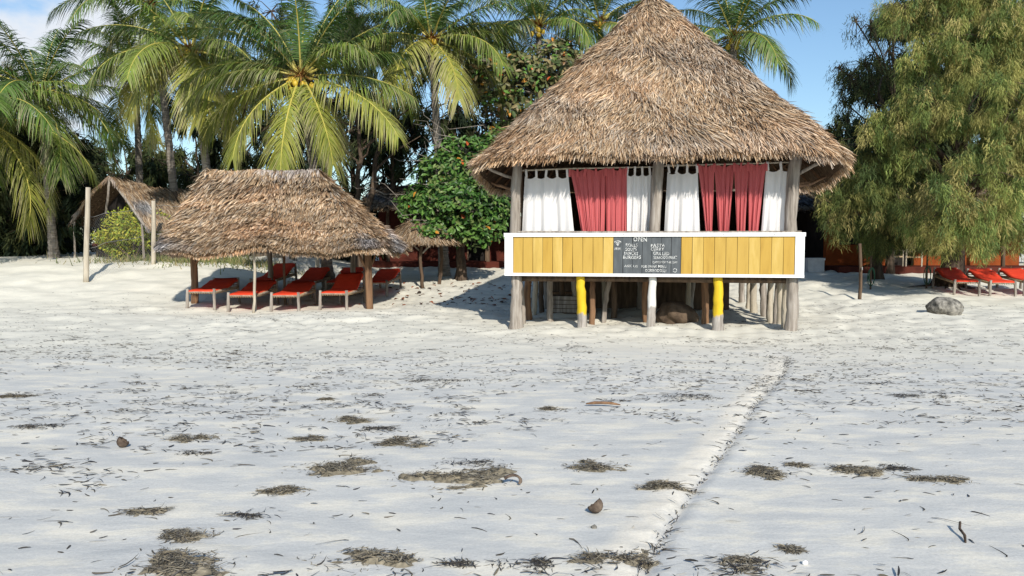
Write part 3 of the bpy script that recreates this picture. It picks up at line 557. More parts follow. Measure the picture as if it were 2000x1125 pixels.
# ------------------------------------------------------------------ loungers
def lounger_proto(kind):
    """kind: how steep the back is raised. Foot at y=0, head at y=1.85."""
    o = root('sun_lounger', (0, 0, 0), 'x', 'sun lounger'); w = .30; hb = {0: .60, 1: .68, 2: .80}[kind]; lm = M['wood']
    for k, (x, y, h) in enumerate([(-w, 0, .44), (w, 0, .44), (-w, 1.72, hb), (w, 1.72, hb)]):
        part('leg', pole(MB(), (x * 1.05, y + (.06 if y else -.03), -.08), (x, y, h), .036, .033, 8, 6, .06, .012, 5 * k + kind), lm, o, smooth=True)
    for x in (-w, w): part('side_rail', pole(MB(), (x, -.02, .36), (x, 1.74, .36), .028, .026, 7, 6, .05, .004, 3), lm, o, smooth=True)
    for y in (0, 1.72): part('end_rail', pole(MB(), (-w, y, .36 if y == 0 else .34), (w, y, .36 if y == 0 else .34), .026, .026, 7, 5, .05, .004, 4), lm, o, smooth=True)
    part('head_rail', pole(MB(), (-w, 1.72, hb - .07), (w, 1.72, hb - .07), .022, .022, 7, 5, .05, .004, 4), lm, o, smooth=True)
    for x in (-w + .03, w - .03): part('back_rail', pole(MB(), (x, .95, .37), (x, 1.7, hb - .07), .02, .02, 6, 4, .05, .004, 6), lm, o, smooth=True)
    for z in (.42, .48): part('back_slat', pole(MB(), (-w, 1.70, z), (w, 1.70, z), .014, .014, 6, 4, .05, .01, 8), M['wood_brown'], o)
    rp = MB()
    for x in (-w, w):
        for y in np.arange(.06, 1.68, .065):
            tube(rp, [(x - .034, y, .372), (x - .02, y + .012, .326), (x + .02, y + .02, .326), (x + .034, y + .03, .372), (x, y + .02, .394), (x - .034, y, .372)], .008, 4, capped=False)
    for x in np.arange(-w + .05, w, .055): tube(rp, [(x, -.034, .372), (x + .01, -.02, .326), (x + .02, .03, .326), (x + .03, .034, .38), (x, -.034, .372)], .008, 4, capped=False)
    part('rope_lacing', rp, M['rope'], o, kind='stuff')
    prof = [(-.02, .405), (.3, .40), (.62, .395), (.85, .405), (1.0, .45), (1.2, .45 + (hb - .4) * .22), (1.45, .45 + (hb - .4) * .55), (1.66, hb - .05), (1.75, hb - .005)]
    V = []; n = len(prof); xs = np.linspace(-w - .005, w + .005, 7)
    for (y, z) in prof:
        for x in xs: V.append([x, y, z + .012 * math.sin(y * 4 + x * 3) - .012 * (1 - (x / w) ** 2)])
    nt = len(V)
    for (y, z) in prof:
        for x in xs: V.append([x, y + (.03 if y > .9 else 0), z - .05 - .012 * (1 - (x / w) ** 2)])
    F = []
    for i in range(n - 1):
        for j in range(6):
            a = i * 7 + j; F.append([a, a + 1, a + 8, a + 7]); b = nt + a; F.append([b, b + 7, b + 8, b + 1])
        F.append([i * 7, i * 7 + 7, nt + i * 7 + 7, nt + i * 7]); F.append([i * 7 + 6, nt + i * 7 + 6, nt + i * 7 + 13, i * 7 + 13])
    for j in range(6): F.append([j, nt + j, nt + j + 1, j + 1]); e = (n - 1) * 7 + j; F.append([e, e + 1, nt + e + 1, nt + e])
    part('cushion', MB().add(V, np.array(F)), M['cushion'], o, smooth=True); return o
protos = {k: lounger_proto(k) for k in (0, 1, 2)}; used = set()
LG = [(-7.16, 17.65, 0, 2, 'red sun lounger at the left end of the front row in the shelter', 0), (-6.2, 17.6, 0, 1, 'second red lounger from the left in the front row under the shelter', 1), (-5.18, 17.5, 0, 2, 'third red lounger of the front row, just right of the pale pole', 0),
      (-4.1, 17.6, 2, -2, 'red lounger with steep back at the right end of the front row', 0), (-6.75, 20.7, 1, -5, 'leftmost red lounger in the back row behind the shelter poles', 1), (-5.7, 20.6, 1, -4, 'second red lounger from the left in the back row under the shelter', 1),
      (-4.72, 20.7, 1, -3, 'back row red lounger half hidden behind the steep front one', 1), (-3.72, 21.0, 0, -4, 'red lounger standing clear to the right of the shelter', 1),
      (12.45, 21.0, 0, -12, 'red lounger on the right side, the nearest to the grey coral rock', 2), (13.37, 20.9, 0, -12, 'middle one of the three red loungers under the drooping tree', 2), (14.3, 20.9, 0, -12, 'red lounger cut off by the right edge of the photo', 2)]
GR = ['front row loungers under the shelter', 'back row loungers behind the shelter', 'loungers under the drooping tree']
for (x, y, kind, rot, lab, gi) in LG:
    o = protos[kind] if kind not in used else copy_tree(protos[kind]); used.add(kind)
    rz = math.radians(rot); z0, z1 = Hs(x, y), Hs(x - math.sin(rz) * 1.7, y + math.cos(rz) * 1.7)
    o.location = (x, y, z0); o.rotation_euler = (math.atan2(z1 - z0, 1.7), 0, rz); tag(o, lab, 'sun lounger', 'red sun loungers')

# ------------------------------------------------------------------ palms
def frond_mesh(mb, p0, az, el, L, D, r, hue, lmax=.62, pairs=76, old=0.0, roll=0.0, gap=0.12):
    n = 18; s = np.linspace(0, 1, n); E = np.radians(el - D * s ** 1.5); A = np.radians(az + r.normal() * 5 * s * s * 2)
    T = np.stack([np.cos(E) * np.cos(A), np.cos(E) * np.sin(A), np.sin(E)], 1); P = np.asarray(p0) + np.concatenate([np.zeros((1, 3)), np.cumsum((T[1:] + T[:-1]) / 2 * L / (n - 1), 0)])
    yel = np.array([.44, .38, .09]) if old < .8 else np.array([.40, .29, .13])
    tube(mb, P, .028 * (1 - s * .9) + .004, 5, yel * r.uniform(.75, 1.1), 1)
    u = np.linspace(gap, 1, pairs); u = np.concatenate([u, u]); sg = np.repeat([1.0, -1.0], pairs); m = len(u); u = np.clip(u + r.normal(size=m) * .006, .08, 1)
    Q = np.stack([np.interp(u, s, P[:, k]) for k in range(3)], 1); Tq = nrm(np.stack([np.interp(u, s, T[:, k]) for k in range(3)], 1))
    Aq = np.interp(u, s, A); S = np.stack([-np.sin(Aq), np.cos(Aq), 0 * Aq], 1); U = nrm(np.cross(Tq, S)); U = np.where((U * nrm(np.array([0, 0, 1.0]) - Tq * Tq[:, 2:3])).sum(1, keepdims=True) < 0, -U, U)
    S2 = S * math.cos(roll) + U * math.sin(roll); U2 = np.cross(Tq, S2); U2 = np.where((U2 * U).sum(1, keepdims=True) < 0, -U2, U2)
    fwd = .35 + .9 * u ** 1.5; D_ = S2 * sg[:, None] * 1.0 + Tq * fwd[:, None] + U2 * .18 + r.normal(size=(m, 3)) * .10
    ln = lmax * (.62 + .55 * np.sin(np.clip(u, 0, 1) * math.pi * .82)) * (1 - .55 * u ** 4) * r.uniform(.72, 1.12, m) * np.where(r.random(m) < .07, .35, 1)
    sag = r.uniform(.45, 1.0, m) + old * .5
    base = np.array([[.050, .115, .026], [.100, .180, .034], [.205, .255, .042], [.38, .34, .065]])
    h = np.clip(hue + r.normal(size=m) * .18, 0, 2.99); i = h.astype(int); f = (h - i)[:, None]; c0 = base[i] * (1 - f) + base[i + 1] * f
    brown = np.array([.40, .33, .24]); bt = np.clip(r.uniform(-.5, .65, m) + old * .9, 0, 1)[:, None]; c1 = c0 * (1 - bt) + brown * bt
    if old > .8: c0 = c0 * .3 + brown * .7
    W = np.cross(D_, U2); strips(mb, Q, D_, W, ln, .032 * r.uniform(.6, 1.3, m), np.stack([0 * sag, 0 * sag, -sag], 1), 3, (.75, 1, .75, .08), c0, c1)
    return mb
def palm(name, label, crown, base, spec, seed, Lf=3.3, nuts=0, trunk_r=.13, hue=(.2, 2.2), lmax=.62, pairs=70, sub=1.0):
    r = np.random.default_rng(seed); crown = np.asarray(crown, float); b = np.asarray(base, float).copy(); b[2] = Hs(b[0], b[1]) - .1
    o = root(name, (b[0], b[1], b[2] + .1), label, 'palm tree', 'coconut palms behind the beach')
    n = 60; t = np.linspace(0, 1, n)[:, None]; lean = crown - b; P = b + lean * t + np.array([lean[0], lean[1], 0]) * (t ** 2 - t) * .35 * (r.random() - .1)
    rr = trunk_r * (1.25 - .45 * t[:, 0]) * (1 + .55 * np.exp(-t[:, 0] * 16)) * (1 + .05 * np.where(np.arange(n) % 2, 1, -1))
    part('trunk', tube(MB(), P, rr, 10, wob=.02, seed=seed), M['trunk_palm'], o, world=True)
    # crown shaft fibres and flower stalks
    k = 160; d = rand_dirs(k, r); d[:, 2] = np.abs(d[:, 2]) * .9 - .2; mb = MB(); strips(mb, crown + d * .08, d + [0, 0, .25], np.cross(d, [0, 0, 1.0]), r.uniform(.25, .62, k), r.uniform(.02, .05, k), np.array([0, 0, -.55]), 3, (1, .9, .6, .1), np.array([.40, .20, .06]) * r.uniform(.4, 1.15, (k, 1)), None); part('flower_stalks', mb, M['dry_leaf'], o, world=True, kind='stuff')
    for q in range(nuts):
        a = r.uniform(-2.9, -.2); c = crown + np.array([math.cos(a) * r.uniform(.2, .34), math.sin(a) * r.uniform(.2, .34), r.uniform(-.42, -.08)]); part('coconut', ico(MB(), c, (.085, .085, .105), 2), M['coconut'], o, smooth=True, world=True)
    for (az, el, L, D, old) in spec:
        L = L * 1.02
        st = crown + np.array([math.cos(math.radians(az)), math.sin(math.radians(az)), 0]) * .1 + [0, 0, .12 * math.sin(math.radians(max(el, -20)))]
        mb = frond_mesh(MB(), st, az, el, L * Lf, D, r, hue[0] + (hue[1] - hue[0]) * np.clip((58 - el) / 75 + r.normal() * .15, 0, 1), lmax * 1.28, int(pairs * 1.5), old, r.normal() * .15); part('frond', mb, [M['palm'], M['rachis']], o, world=True)
    return o
def auto_spec(n, seed, elmin=-35, elmax=80):
    r = np.random.default_rng(seed); out = []
    for i in range(n):
        f = (i + .5) / n; el = elmax - (elmax - elmin) * f ** .9 + r.normal() * 5; out.append((i * 137.5 + r.normal() * 9 + seed * 40, el, r.uniform(.86, 1.06) * (.8 + .2 * min(1, f * 3)), 38 + 42 * min(1, f * 1.4) * r.uniform(.75, 1.15), max(0, (f - .8)) * 2))
    return out
# the central palm, fronds set as they hang
C2 = [(-160, -12, 1.0, 62, .1), (-132, -30, 1.0, 48, .1), (-98, -50, .92, 36, .1), (-52, -40, .95, 40, .15), (-22, -12, 1.1, 46, .1), (-6, 4, 1.0, 40, .2), (178, 22, 1.06, 70, .25), (-168, 12, 1.0, 72, .35), (16, 28, .95, 34, .1), (24, 42, 1.1, 22, 0), (60, 58, 1.0, 40, 0), (-35, 35, .85, 78, .1), (100, 66, 1.0, 34, 0), (-80, 74, .9, 40, 0), (150, 62, 1.0, 40, 0), (170, 44, 1.05, 52, .1), (130, 35, 1, 60, .1), (-150, 52, .95, 60, 0), (-20, 62, .95, 48, 0), (40, 72, 1.0, 30, 0), (75, 45, 1.05, 40, 0), (115, 50, 1.05, 40, 0), (200, 60, .8, 60, 0), (80, -15, .9, 50, .6)]
palm('coconut_palm', 'central coconut palm with yellow ribbed fronds hanging over the low shelter', at(588, 150, 21.6), at(645, 530, 22.6), C2, 2, 3.2, 9, .14, (.35, 2.3), .58, 86)
C1 = auto_spec(18, 1, -33, 78) + [(-70, -30, 1, 55, .3), (-115, -25, 1.0, 60, .3), (-140, 0, 1, 70, .2), (-175, 30, 1, 60, .1), (-40, 10, 1.0, 72, .3)]
palm('coconut_palm', 'coconut palm with trunk rising just behind the left of the shelter ridge', at(372, 98, 24.3), at(425, 520, 24.6), C1, 5, 3.35, 7, .125, (.5, 2.4), .58, 76)
C3 = auto_spec(16, 3, -18, 80) + [(-135, -30, 1, 50, .2), (-50, -35, .8, 50, .4), (-15, 32, 1.15, 40, 0), (8, 20, .9, 55, .1), (-165, 40, .8, 85, .1), (-140, 5, 1.0, 62, .1)]
palm('coconut_palm', 'coconut palm with yellow nuts behind the broadleaf tree', at(842, 78, 25.0), at(868, 520, 25.6), C3, 9, 3.2, 8, .13, (.4, 2.4), .62, 72)
palm('coconut_palm', 'distant coconut palm with pale straight trunk above the old hut', at(265, 132, 29.5), at(277, 480, 30), auto_spec(16, 6, -33, 75), 12, 3.0, 0, .12, (.3, 1.6), .6, 60)
palm('coconut_palm', 'coconut palm whose slanting trunk crosses the old hut roof', at(298, 8, 27.0), at(352, 470, 27.2), auto_spec(16, 8, -38, 75), 15, 3.2, 0, .12, (.3, 1.7), .6, 64)
palm('coconut_palm', 'leaning coconut palm at the left edge with a curved trunk', at(78, 185, 25.5), at(106, 505, 26.5), auto_spec(21, 11, -30, 78), 18, 3.5, 0, .12, (.1, 1.3), .62, 66)
palm('coconut_palm', 'coconut palm reaching in from outside the left edge with yellow fronds', at(-50, 225, 24.0), at(-90, 505, 24.5), auto_spec(18, 4, -30, 75) + [(-30, 20, 1.0, 80, .2), (-5, 30, 1.0, 75, .1), (-60, 15, 1.0, 75, .2)], 21, 4.0, 0, .13, (.6, 2.4), .62, 70)
palm('coconut_palm', 'coconut palm showing above the right slope of the bar roof', at(1432, 72, 26.0), at(1440, 480, 26.4), auto_spec(16, 13, -13, 80), 24, 2.75, 5, .13, (.2, 1.5), .58, 64)
palm('coconut_palm', 'coconut palm between the broadleaf crown and the left slope of the bar roof', at(1052, 52, 27.5), at(1060, 500, 27.8), auto_spec(14, 15, -3, 80), 27, 2.9, 5, .13, (.2, 1.5), .58, 60)
palm('coconut_palm', 'coconut palm peeking out behind the top left slope of the bar roof', at(1172, 45, 29.5), at(1170, 500, 30), auto_spec(14, 17, -8, 80), 30, 2.9, 5, .13, (.2, 1.4), .58, 56)

# ------------------------------------------------------------------ needle trees (casuarina)
def needles(mb, C, R, n, r, cols, ln=(.16, .34), w=(.018, .034), droop=1.0, shell_=.5):
    """one hanging mound of needle sprays: twigs radiate from the centre and the needles hang from them"""
    C = np.asarray(C, float); R = np.asarray(R, float); nt = max(8, n // 34); d = rand_dirs(nt, r); d[:, 2] = d[:, 2] * .9 + .12; d = nrm(d)
    rad = r.uniform(shell_, 1.0, nt) ** .6; tips = C + d * R * rad[:, None]
    k = r.integers(0, nt, n); back = r.random(n) ** 1.3 * .42; P = tips[k] - d[k] * R * back[:, None] * .8 + r.normal(size=(n, 3)) * .05 - np.array([0, 0, 1]) * (r.random(n) ** 1.5 * .32)[:, None]
    D = d[k] * .55 + np.array([0, 0, -1.0]) * droop * r.uniform(.3, 1.1, (n, 1)) + r.normal(size=(n, 3)) * .33; L = r.uniform(*ln, n)
    th = r.uniform(0, 6.283, n); S = np.stack([np.cos(th), np.sin(th), 0 * th], 1)
    c = np.asarray(cols)[r.integers(0, len(cols), nt)][k] * r.uniform(.75, 1.25, (n, 1)); strips(mb, P, D, S, L, r.uniform(*w, n), None, 1, (1, .3), c * .9, c * 1.12)
    return tips
def needle_tree(label, base, height, mounds, seed, cols, trunk_r=.25, dens=700, lean=(0, 0), ln=(.16, .34), w=(.018, .034), group='needle trees behind the beach', clump=False):
    r = np.random.default_rng(seed); b = np.asarray(base, float).copy(); b[2] = Hs(b[0], b[1])
    o = root('casuarina_tree', b, label, 'tree', group); top = b + np.array([lean[0], lean[1], height])
    t = np.linspace(0, 1, 14)[:, None]; P = b - [0, 0, .2] + (top - b + [0, 0, .2]) * t + r.normal(size=(14, 3)) * .05 * [1, 1, 0]
    part('trunk', tube(MB(), P, trunk_r * (1 - .85 * t[:, 0]) * (1 + .7 * np.exp(-t[:, 0] * 22)), 12, wob=.07, seed=seed), M['bark'], o, world=True, smooth=True)
    mb = MB(); bb = MB()
    for (C, R) in mounds:
        C = np.asarray(C, float); R = np.asarray(R, float); vol = (R[0] * R[1] + R[0] * R[2] + R[1] * R[2]); n = int(dens * vol)
        if clump:
            # the mound breaks up into hanging bunches with dark gaps between them
            kk = max(7, int(16 * vol ** .6)); dd = rand_dirs(kk, r); dd[:, 2] = dd[:, 2] * .9 + .1; cc = C + nrm(dd) * R * r.uniform(.5, 1.0, (kk, 1)); tips = cc
            for q in cc: f_ = r.uniform(.16, .34); needles(mb, q, (f_ * 1.0, f_ * .9, f_ * r.uniform(.7, 1.5)), int(n / kk), r, np.asarray(cols)[[r.integers(0, len(cols)), r.integers(0, len(cols))]] * r.uniform(.8, 1.2), ln, w)
        else: tips = needles(mb, C, R, n, r, cols, ln, w)
        f = np.clip((C[2] - b[2]) / height * .75, .12, .96); a = b + (top - b) * f; m = C + [0, 0, R[2] * .3]; mid = (a + m) / 2 + [0, 0, .25]
        tube(bb, [a, mid, m], [trunk_r * .28, trunk_r * .2, .025], 6)
        for q in tips[::max(1, len(tips) // 9)]: tube(bb, [m, (m + q) / 2 + [0, 0, .12], q], [.022, .014, .006], 4)
    part('branches', bb, M['bark'], o, world=True); part('crown', mb, M['needle'], o, world=True, kind='stuff'); return o
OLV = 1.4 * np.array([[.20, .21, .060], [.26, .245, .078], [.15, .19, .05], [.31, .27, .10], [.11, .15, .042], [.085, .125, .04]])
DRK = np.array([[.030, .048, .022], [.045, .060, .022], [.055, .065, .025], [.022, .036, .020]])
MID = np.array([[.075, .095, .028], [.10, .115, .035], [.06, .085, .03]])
def mound(px, py, Y, wpx, hpx, dep=None):
    s = Y / FPX; return (at(px, py, Y), (wpx * s / 2, dep or wpx * s / 2.2, hpx * s / 2))
base_big = at(1856, 530, 23.2)
big = [mound(1915, 370, 19.6, 230, 190), mound(1850, 420, 19.4, 110, 130), mound(1955, 300, 20.2, 150, 120), mound(1930, 195, 20.6, 200, 170), mound(1985, 240, 20.2, 150, 160), mound(1820, 205, 21.2, 170, 120), mound(1805, 120, 21.6, 110, 100), mound(1860, 90, 21.2, 150, 120), mound(1940, 60, 21.0, 170, 120), mound(1765, 25, 22.0, 100, 70), mound(1840, 5, 22.0, 160, 90), mound(1960, -20, 21.5, 180, 120), mound(1995, 60, 21.2, 150, 150), mound(2010, 140, 20.8, 130, 130), mound(1890, 20, 21.8, 150, 100), mound(1885, 455, 19.8, 130, 70), mound(1815, 440, 20.6, 100, 90), mound(1945, 450, 20.2, 120, 80),
       mound(1745, 250, 22.0, 120, 90), mound(2060, 330, 19.8, 180, 240), mound(2060, 150, 20.5, 180, 200), mound(2080, 0, 21.0, 200, 200), mound(1860, -70, 22, 260, 140), mound(1780, 300, 21.8, 110, 70)]
needle_tree('big drooping olive green tree on the right with brown trunk behind the loungers', base_big, 9.5, big, 41, OLV, .34, 3300, (.5, .2), (.07, .17), (.011, .022), clump=True)
b2 = at(1680, 540, 24.8)
needle_tree('darker drooping tree between the bar roof and the big olive tree', b2 + np.array([.5, 0, 0]), 6.5, [mound(1690, 380, 22.5, 130, 150), mound(1625, 420, 22.8, 80, 130), mound(1740, 400, 22.2, 110, 140), mound(1690, 310, 23.4, 150, 100), mound(1760, 330, 23.2, 120, 130), mound(1650, 340, 23.4, 100, 90), mound(1720, 460, 23.0, 110, 50), mound(1790, 450, 23.0, 110, 80), mound(1720, 390, 24.4, 240, 200)], 43, np.concatenate([OLV * .7, MID * 1.3]), .16, 3000, (0, 0), (.08, .18), (.011, .022), clump=True)
# thin dark sprays hanging in the sky beside the roof belong to the big tree's outermost limb
needle_tree('thin wispy tree with bluish hanging sprays against the sky', at(1735, 540, 26.5), 9.0, [mound(1660, 165, 25, 70, 90), mound(1650, 215, 25, 45, 90), mound(1700, 190, 25.2, 60, 150), mound(1690, 140, 25.4, 90, 70), mound(1672, 50, 25, 40, 50), mound(1715, 225, 25.4, 40, 90), mound(1735, 120, 25.8, 70, 160), mound(1640, 140, 25, 45, 40), mound(1700, 60, 25.3, 60, 60)], 45, MID * .8, .12, 700, (0, 0), (.08, .18), (.014, .026), clump=True)
needle_tree('olive needle tree at the top left edge behind the palms', at(-20, 500, 27.5), 7.5, [mound(20, 150, 26.5, 80, 80), mound(40, 185, 26.3, 60, 60), mound(-20, 170, 26.5, 100, 120), mound(5, 215, 26.8, 90, 60)], 47, OLV * .55, .16, 1300, (0, 0), (.08, .18), (.012, .024), clump=True)
# dark wood behind the palms, tree by tree
def dark_tree(label, px, Y, top, wpx, seed, cols=DRK, bot=500, dens=190, nm=30):
    r = np.random.default_rng(seed); ms = []; s = Y / FPX
    for k in range(nm):
        f = r.random(); py = top + (bot - top) * f; hw = wpx * (.30 + .32 * math.sin(min(1, f * 1.3 + .12) * math.pi * .75)); ms.append(mound(px + r.uniform(-1, 1) * hw, py, Y + r.uniform(-1.2, 1.2), r.uniform(.34, .6) * wpx, r.uniform(55, 100)))
    b = at(px, 500, Y); needle_tree(label, b, (500 - top) * s * .95, ms, seed, cols, .14, dens, ln=(.2, .42), w=(.05, .095))
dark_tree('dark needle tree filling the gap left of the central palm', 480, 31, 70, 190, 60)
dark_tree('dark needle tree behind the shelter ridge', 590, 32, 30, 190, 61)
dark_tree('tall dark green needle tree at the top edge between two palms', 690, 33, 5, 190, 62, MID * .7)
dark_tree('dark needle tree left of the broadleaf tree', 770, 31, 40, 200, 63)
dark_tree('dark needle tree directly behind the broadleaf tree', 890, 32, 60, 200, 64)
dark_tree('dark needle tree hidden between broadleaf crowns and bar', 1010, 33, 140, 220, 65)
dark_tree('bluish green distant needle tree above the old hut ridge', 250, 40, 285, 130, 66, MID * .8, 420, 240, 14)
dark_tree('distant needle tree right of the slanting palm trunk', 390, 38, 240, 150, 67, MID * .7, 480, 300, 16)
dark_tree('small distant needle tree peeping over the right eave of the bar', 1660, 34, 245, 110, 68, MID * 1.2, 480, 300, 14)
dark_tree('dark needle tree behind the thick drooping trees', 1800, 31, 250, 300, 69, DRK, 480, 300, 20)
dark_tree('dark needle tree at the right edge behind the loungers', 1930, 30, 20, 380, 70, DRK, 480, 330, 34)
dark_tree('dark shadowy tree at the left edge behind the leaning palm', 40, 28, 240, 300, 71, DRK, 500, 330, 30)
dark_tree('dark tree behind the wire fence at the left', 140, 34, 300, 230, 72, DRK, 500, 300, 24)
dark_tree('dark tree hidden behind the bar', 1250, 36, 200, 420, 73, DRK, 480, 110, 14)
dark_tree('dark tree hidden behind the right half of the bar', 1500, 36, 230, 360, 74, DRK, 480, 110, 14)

# ------------------------------------------------------------------ broadleaf trees
LEAFV = np.array([[0, 0, 0], [-.20, .42, .07], [0, .46, -.02], [.20, .42, .07], [-.23, .76, .04], [0, .8, -.06], [.23, .76, .04], [0, 1.05, -.16]])
LEAFF4 = np.array([[1, 2, 5, 4], [2, 3, 6, 5]]); LEAFF3 = np.array([[0, 2, 1], [0, 3, 2], [4, 5, 7], [5, 6, 7]])
def leaves(mb, P, D, U, size, col):
    P = np.asarray(P); D = nrm(D); S = nrm(np.cross(D, U)); U = np.cross(S, D); n = len(P); sz = np.asarray(size).reshape(-1, 1, 1)
    V = P[:, None] + sz * (LEAFV[None, :, 0:1] * S[:, None] + LEAFV[None, :, 1:2] * D[:, None] + LEAFV[None, :, 2:3] * U[:, None]); b = (np.arange(n) * 8)[:, None, None]
    mb.add(V.reshape(-1, 3), [(b + LEAFF4[None]).reshape(-1, 4), (b + LEAFF3[None]).reshape(-1, 3)], np.repeat(col, 8, 0))
GRN = np.array([[.035, .095, .016], [.055, .13, .022], [.10, .19, .04], [.022, .06, .012], [.15, .20, .06]])
KHK = np.array([[.14, .14, .05], [.19, .17, .07], [.09, .11, .035], [.23, .185, .09], [.06, .09, .03]])
def leaf_mesh(mat):
    me = MB().add(LEAFV, [LEAFF4, LEAFF3], (.5, .08, .02)).mesh('leaf', mat); return me
def almond(label, base, trunk, blobs, seed, pal, ros=520, size=(.11, .23), red=.012, nparts=0, bare=0, trunk_r=.17):
    r = np.random.default_rng(seed); b = np.asarray(base, float).copy(); b[2] = Hs(b[0], b[1]); o = root('almond_tree', b, label, 'tree', 'broadleaf trees by the bar')
    top = np.asarray(trunk, float); t = np.linspace(0, 1, 9)[:, None]; part('trunk', tube(MB(), b - [0, 0, .15] + (top - b + [0, 0, .15]) * t + r.normal(size=(9, 3)) * .03 * [1, 1, 0], trunk_r * (1.0 - .45 * t[:, 0]) * (1 + .4 * np.exp(-t[:, 0] * 12)), 11, wob=.06, seed=seed), M['bark'], o, world=True, smooth=True)
    br = MB(); mb = MB(); big_ = []
    for (C, R, n) in blobs:
        C = np.asarray(C, float); R = np.asarray(R, float); m = (top + C) / 2 + [0, 0, .1]; tube(br, [top - [0, 0, .3], m, C], [.07, .05, .02], 6)
        d = rand_dirs(n, r); d[:, 2] = d[:, 2] * .8 + .15; d = nrm(d); Q = C + d * R * (r.uniform(.45, 1.0, n) ** .5)[:, None]
        for q in Q[::6]: tube(br, [C, (C + q) / 2 + r.normal(size=3) * .05, q], [.02, .013, .006], 4)
        for k in range(n):
            nl = r.integers(4, 9); an = r.uniform(0, 6.283) + np.arange(nl) * 6.283 / nl + r.normal(size=nl) * .2; ax = nrm(d[k] + [0, -.25, .55] + r.normal(size=3) * .25); e1 = nrm(np.cross(ax, [.3, .2, .9])); e2 = np.cross(ax, e1)
            D = np.cos(an)[:, None] * e1 + np.sin(an)[:, None] * e2 + ax * r.uniform(.1, .7, nl)[:, None] + [0, 0, -.15]
            c = pal[r.integers(0, len(pal), nl)] * r.uniform(.7, 1.25, (nl, 1)); isr = r.random(nl) < red
            c[isr] = np.array([[.42, .09, .025], [.50, .22, .03], [.22, .12, .05]])[r.integers(0, 3, isr.sum())]; c = c[:, :3]
            P = np.tile(Q[k], (nl, 1)) + r.normal(size=(nl, 3)) * .03; sz = r.uniform(*size, nl)
            leaves(mb, P, D, np.tile(ax, (nl, 1)), sz, c)
    for k in range(bare):
        C, R, _ = blobs[r.integers(0, len(blobs))]; C = np.asarray(C, float); a = C + [-.3, -.2, .3] + r.normal(size=3) * .2; e = a + np.array([-r.uniform(.5, 1.4), -r.uniform(0, .5), r.uniform(-.1, .9)]); m1 = a + (e - a) * .4 + r.normal(size=3) * .12; m2 = a + (e - a) * .75 + r.normal(size=3) * .1; tube(br, [a, m1, m2, e], [.012, .009, .007, .003], 4) 
    part('branches', br, M['wood'], o, world=True); part('crown', mb, M['leaf'], o, world=True, kind='stuff')
    # the large leaves on the sea side that can be picked out one by one
    cols = [((.45, .09, .022), .3), ((.52, .24, .03), .15), ((.10, .20, .035), .9), ((.075, .15, .025), .9)]
    ms = []
    for c, _ in cols:
        mm, nt, bsdf = mk('big_leaf', .45, .3); bsdf.inputs['Base Color'].default_value = (*c, 1); ms.append(leaf_mesh(mm))
    for k in range(nparts):
        C, R, _ = blobs[r.integers(0, len(blobs))]; d = nrm(np.array([r.normal(), -abs(r.normal()) - .35, r.normal() * .8 + .2])); q = np.asarray(C) + d * np.asarray(R) * r.uniform(.95, 1.06)
        lo = bpy.data.objects.new('leaf', ms[r.choice(4, p=[.02, .015, .52, .445])]); COL.objects.link(lo); lo.parent = o; Dv = nrm(np.array([r.normal(), -.6 + r.normal() * .5, r.normal() * .6 - .2])); up = nrm(d + [0, -.3, .6]); S = nrm(np.cross(Dv, up)); up = np.cross(S, Dv); s = r.uniform(.15, .23)
        mt = Matrix(((S[0] * s, Dv[0] * s, up[0] * s, q[0] - b[0]), (S[1] * s, Dv[1] * s, up[1] * s, q[1] - b[1]), (S[2] * s, Dv[2] * s, up[2] * s, q[2] - b[2]), (0, 0, 0, 1))); lo.matrix_local = mt
    return o
def blob(px, py, Y, wpx, hpx, n): s = Y / FPX; return (at(px, py, Y), (wpx * s / 2, wpx * s / 2.4, hpx * s / 2), n)
almond('round glossy broadleaf tree with some red leaves left of the bar', at(900, 548, 24.8), at(897, 430, 24.6), [blob(890, 400, 23.5, 190, 120, 289), blob(950, 415, 23.7, 110, 110, 153), blob(835, 410, 23.5, 120, 100, 153), blob(880, 340, 23.8, 150, 90, 187), blob(940, 350, 24.1, 120, 110, 136), blob(900, 295, 24.1, 100, 60, 102), blob(925, 455, 23.5, 110, 55, 119), blob(850, 452, 22.9, 90, 40, 59), blob(795, 400, 23.9, 50, 35, 23), blob(970, 300, 24.5, 80, 90, 68)], 81, GRN, nparts=260, bare=26)
almond('second broadleaf tree with khaki and reddish leaves left of the bar roof', at(1000, 520, 27.0), at(1010, 300, 26.5), [blob(1000, 150, 25.8, 150, 90, 110), blob(1080, 130, 26.0, 140, 90, 100), blob(950, 140, 25.6, 80, 60, 45), blob(1050, 185, 25.8, 150, 80, 90), blob(980, 205, 25.8, 110, 60, 60), blob(1110, 105, 26.4, 90, 60, 50), blob(1000, 260, 26.5, 140, 90, 50)], 83, KHK, red=.03, nparts=120, bare=14, size=(.19, .28), trunk_r=.15)
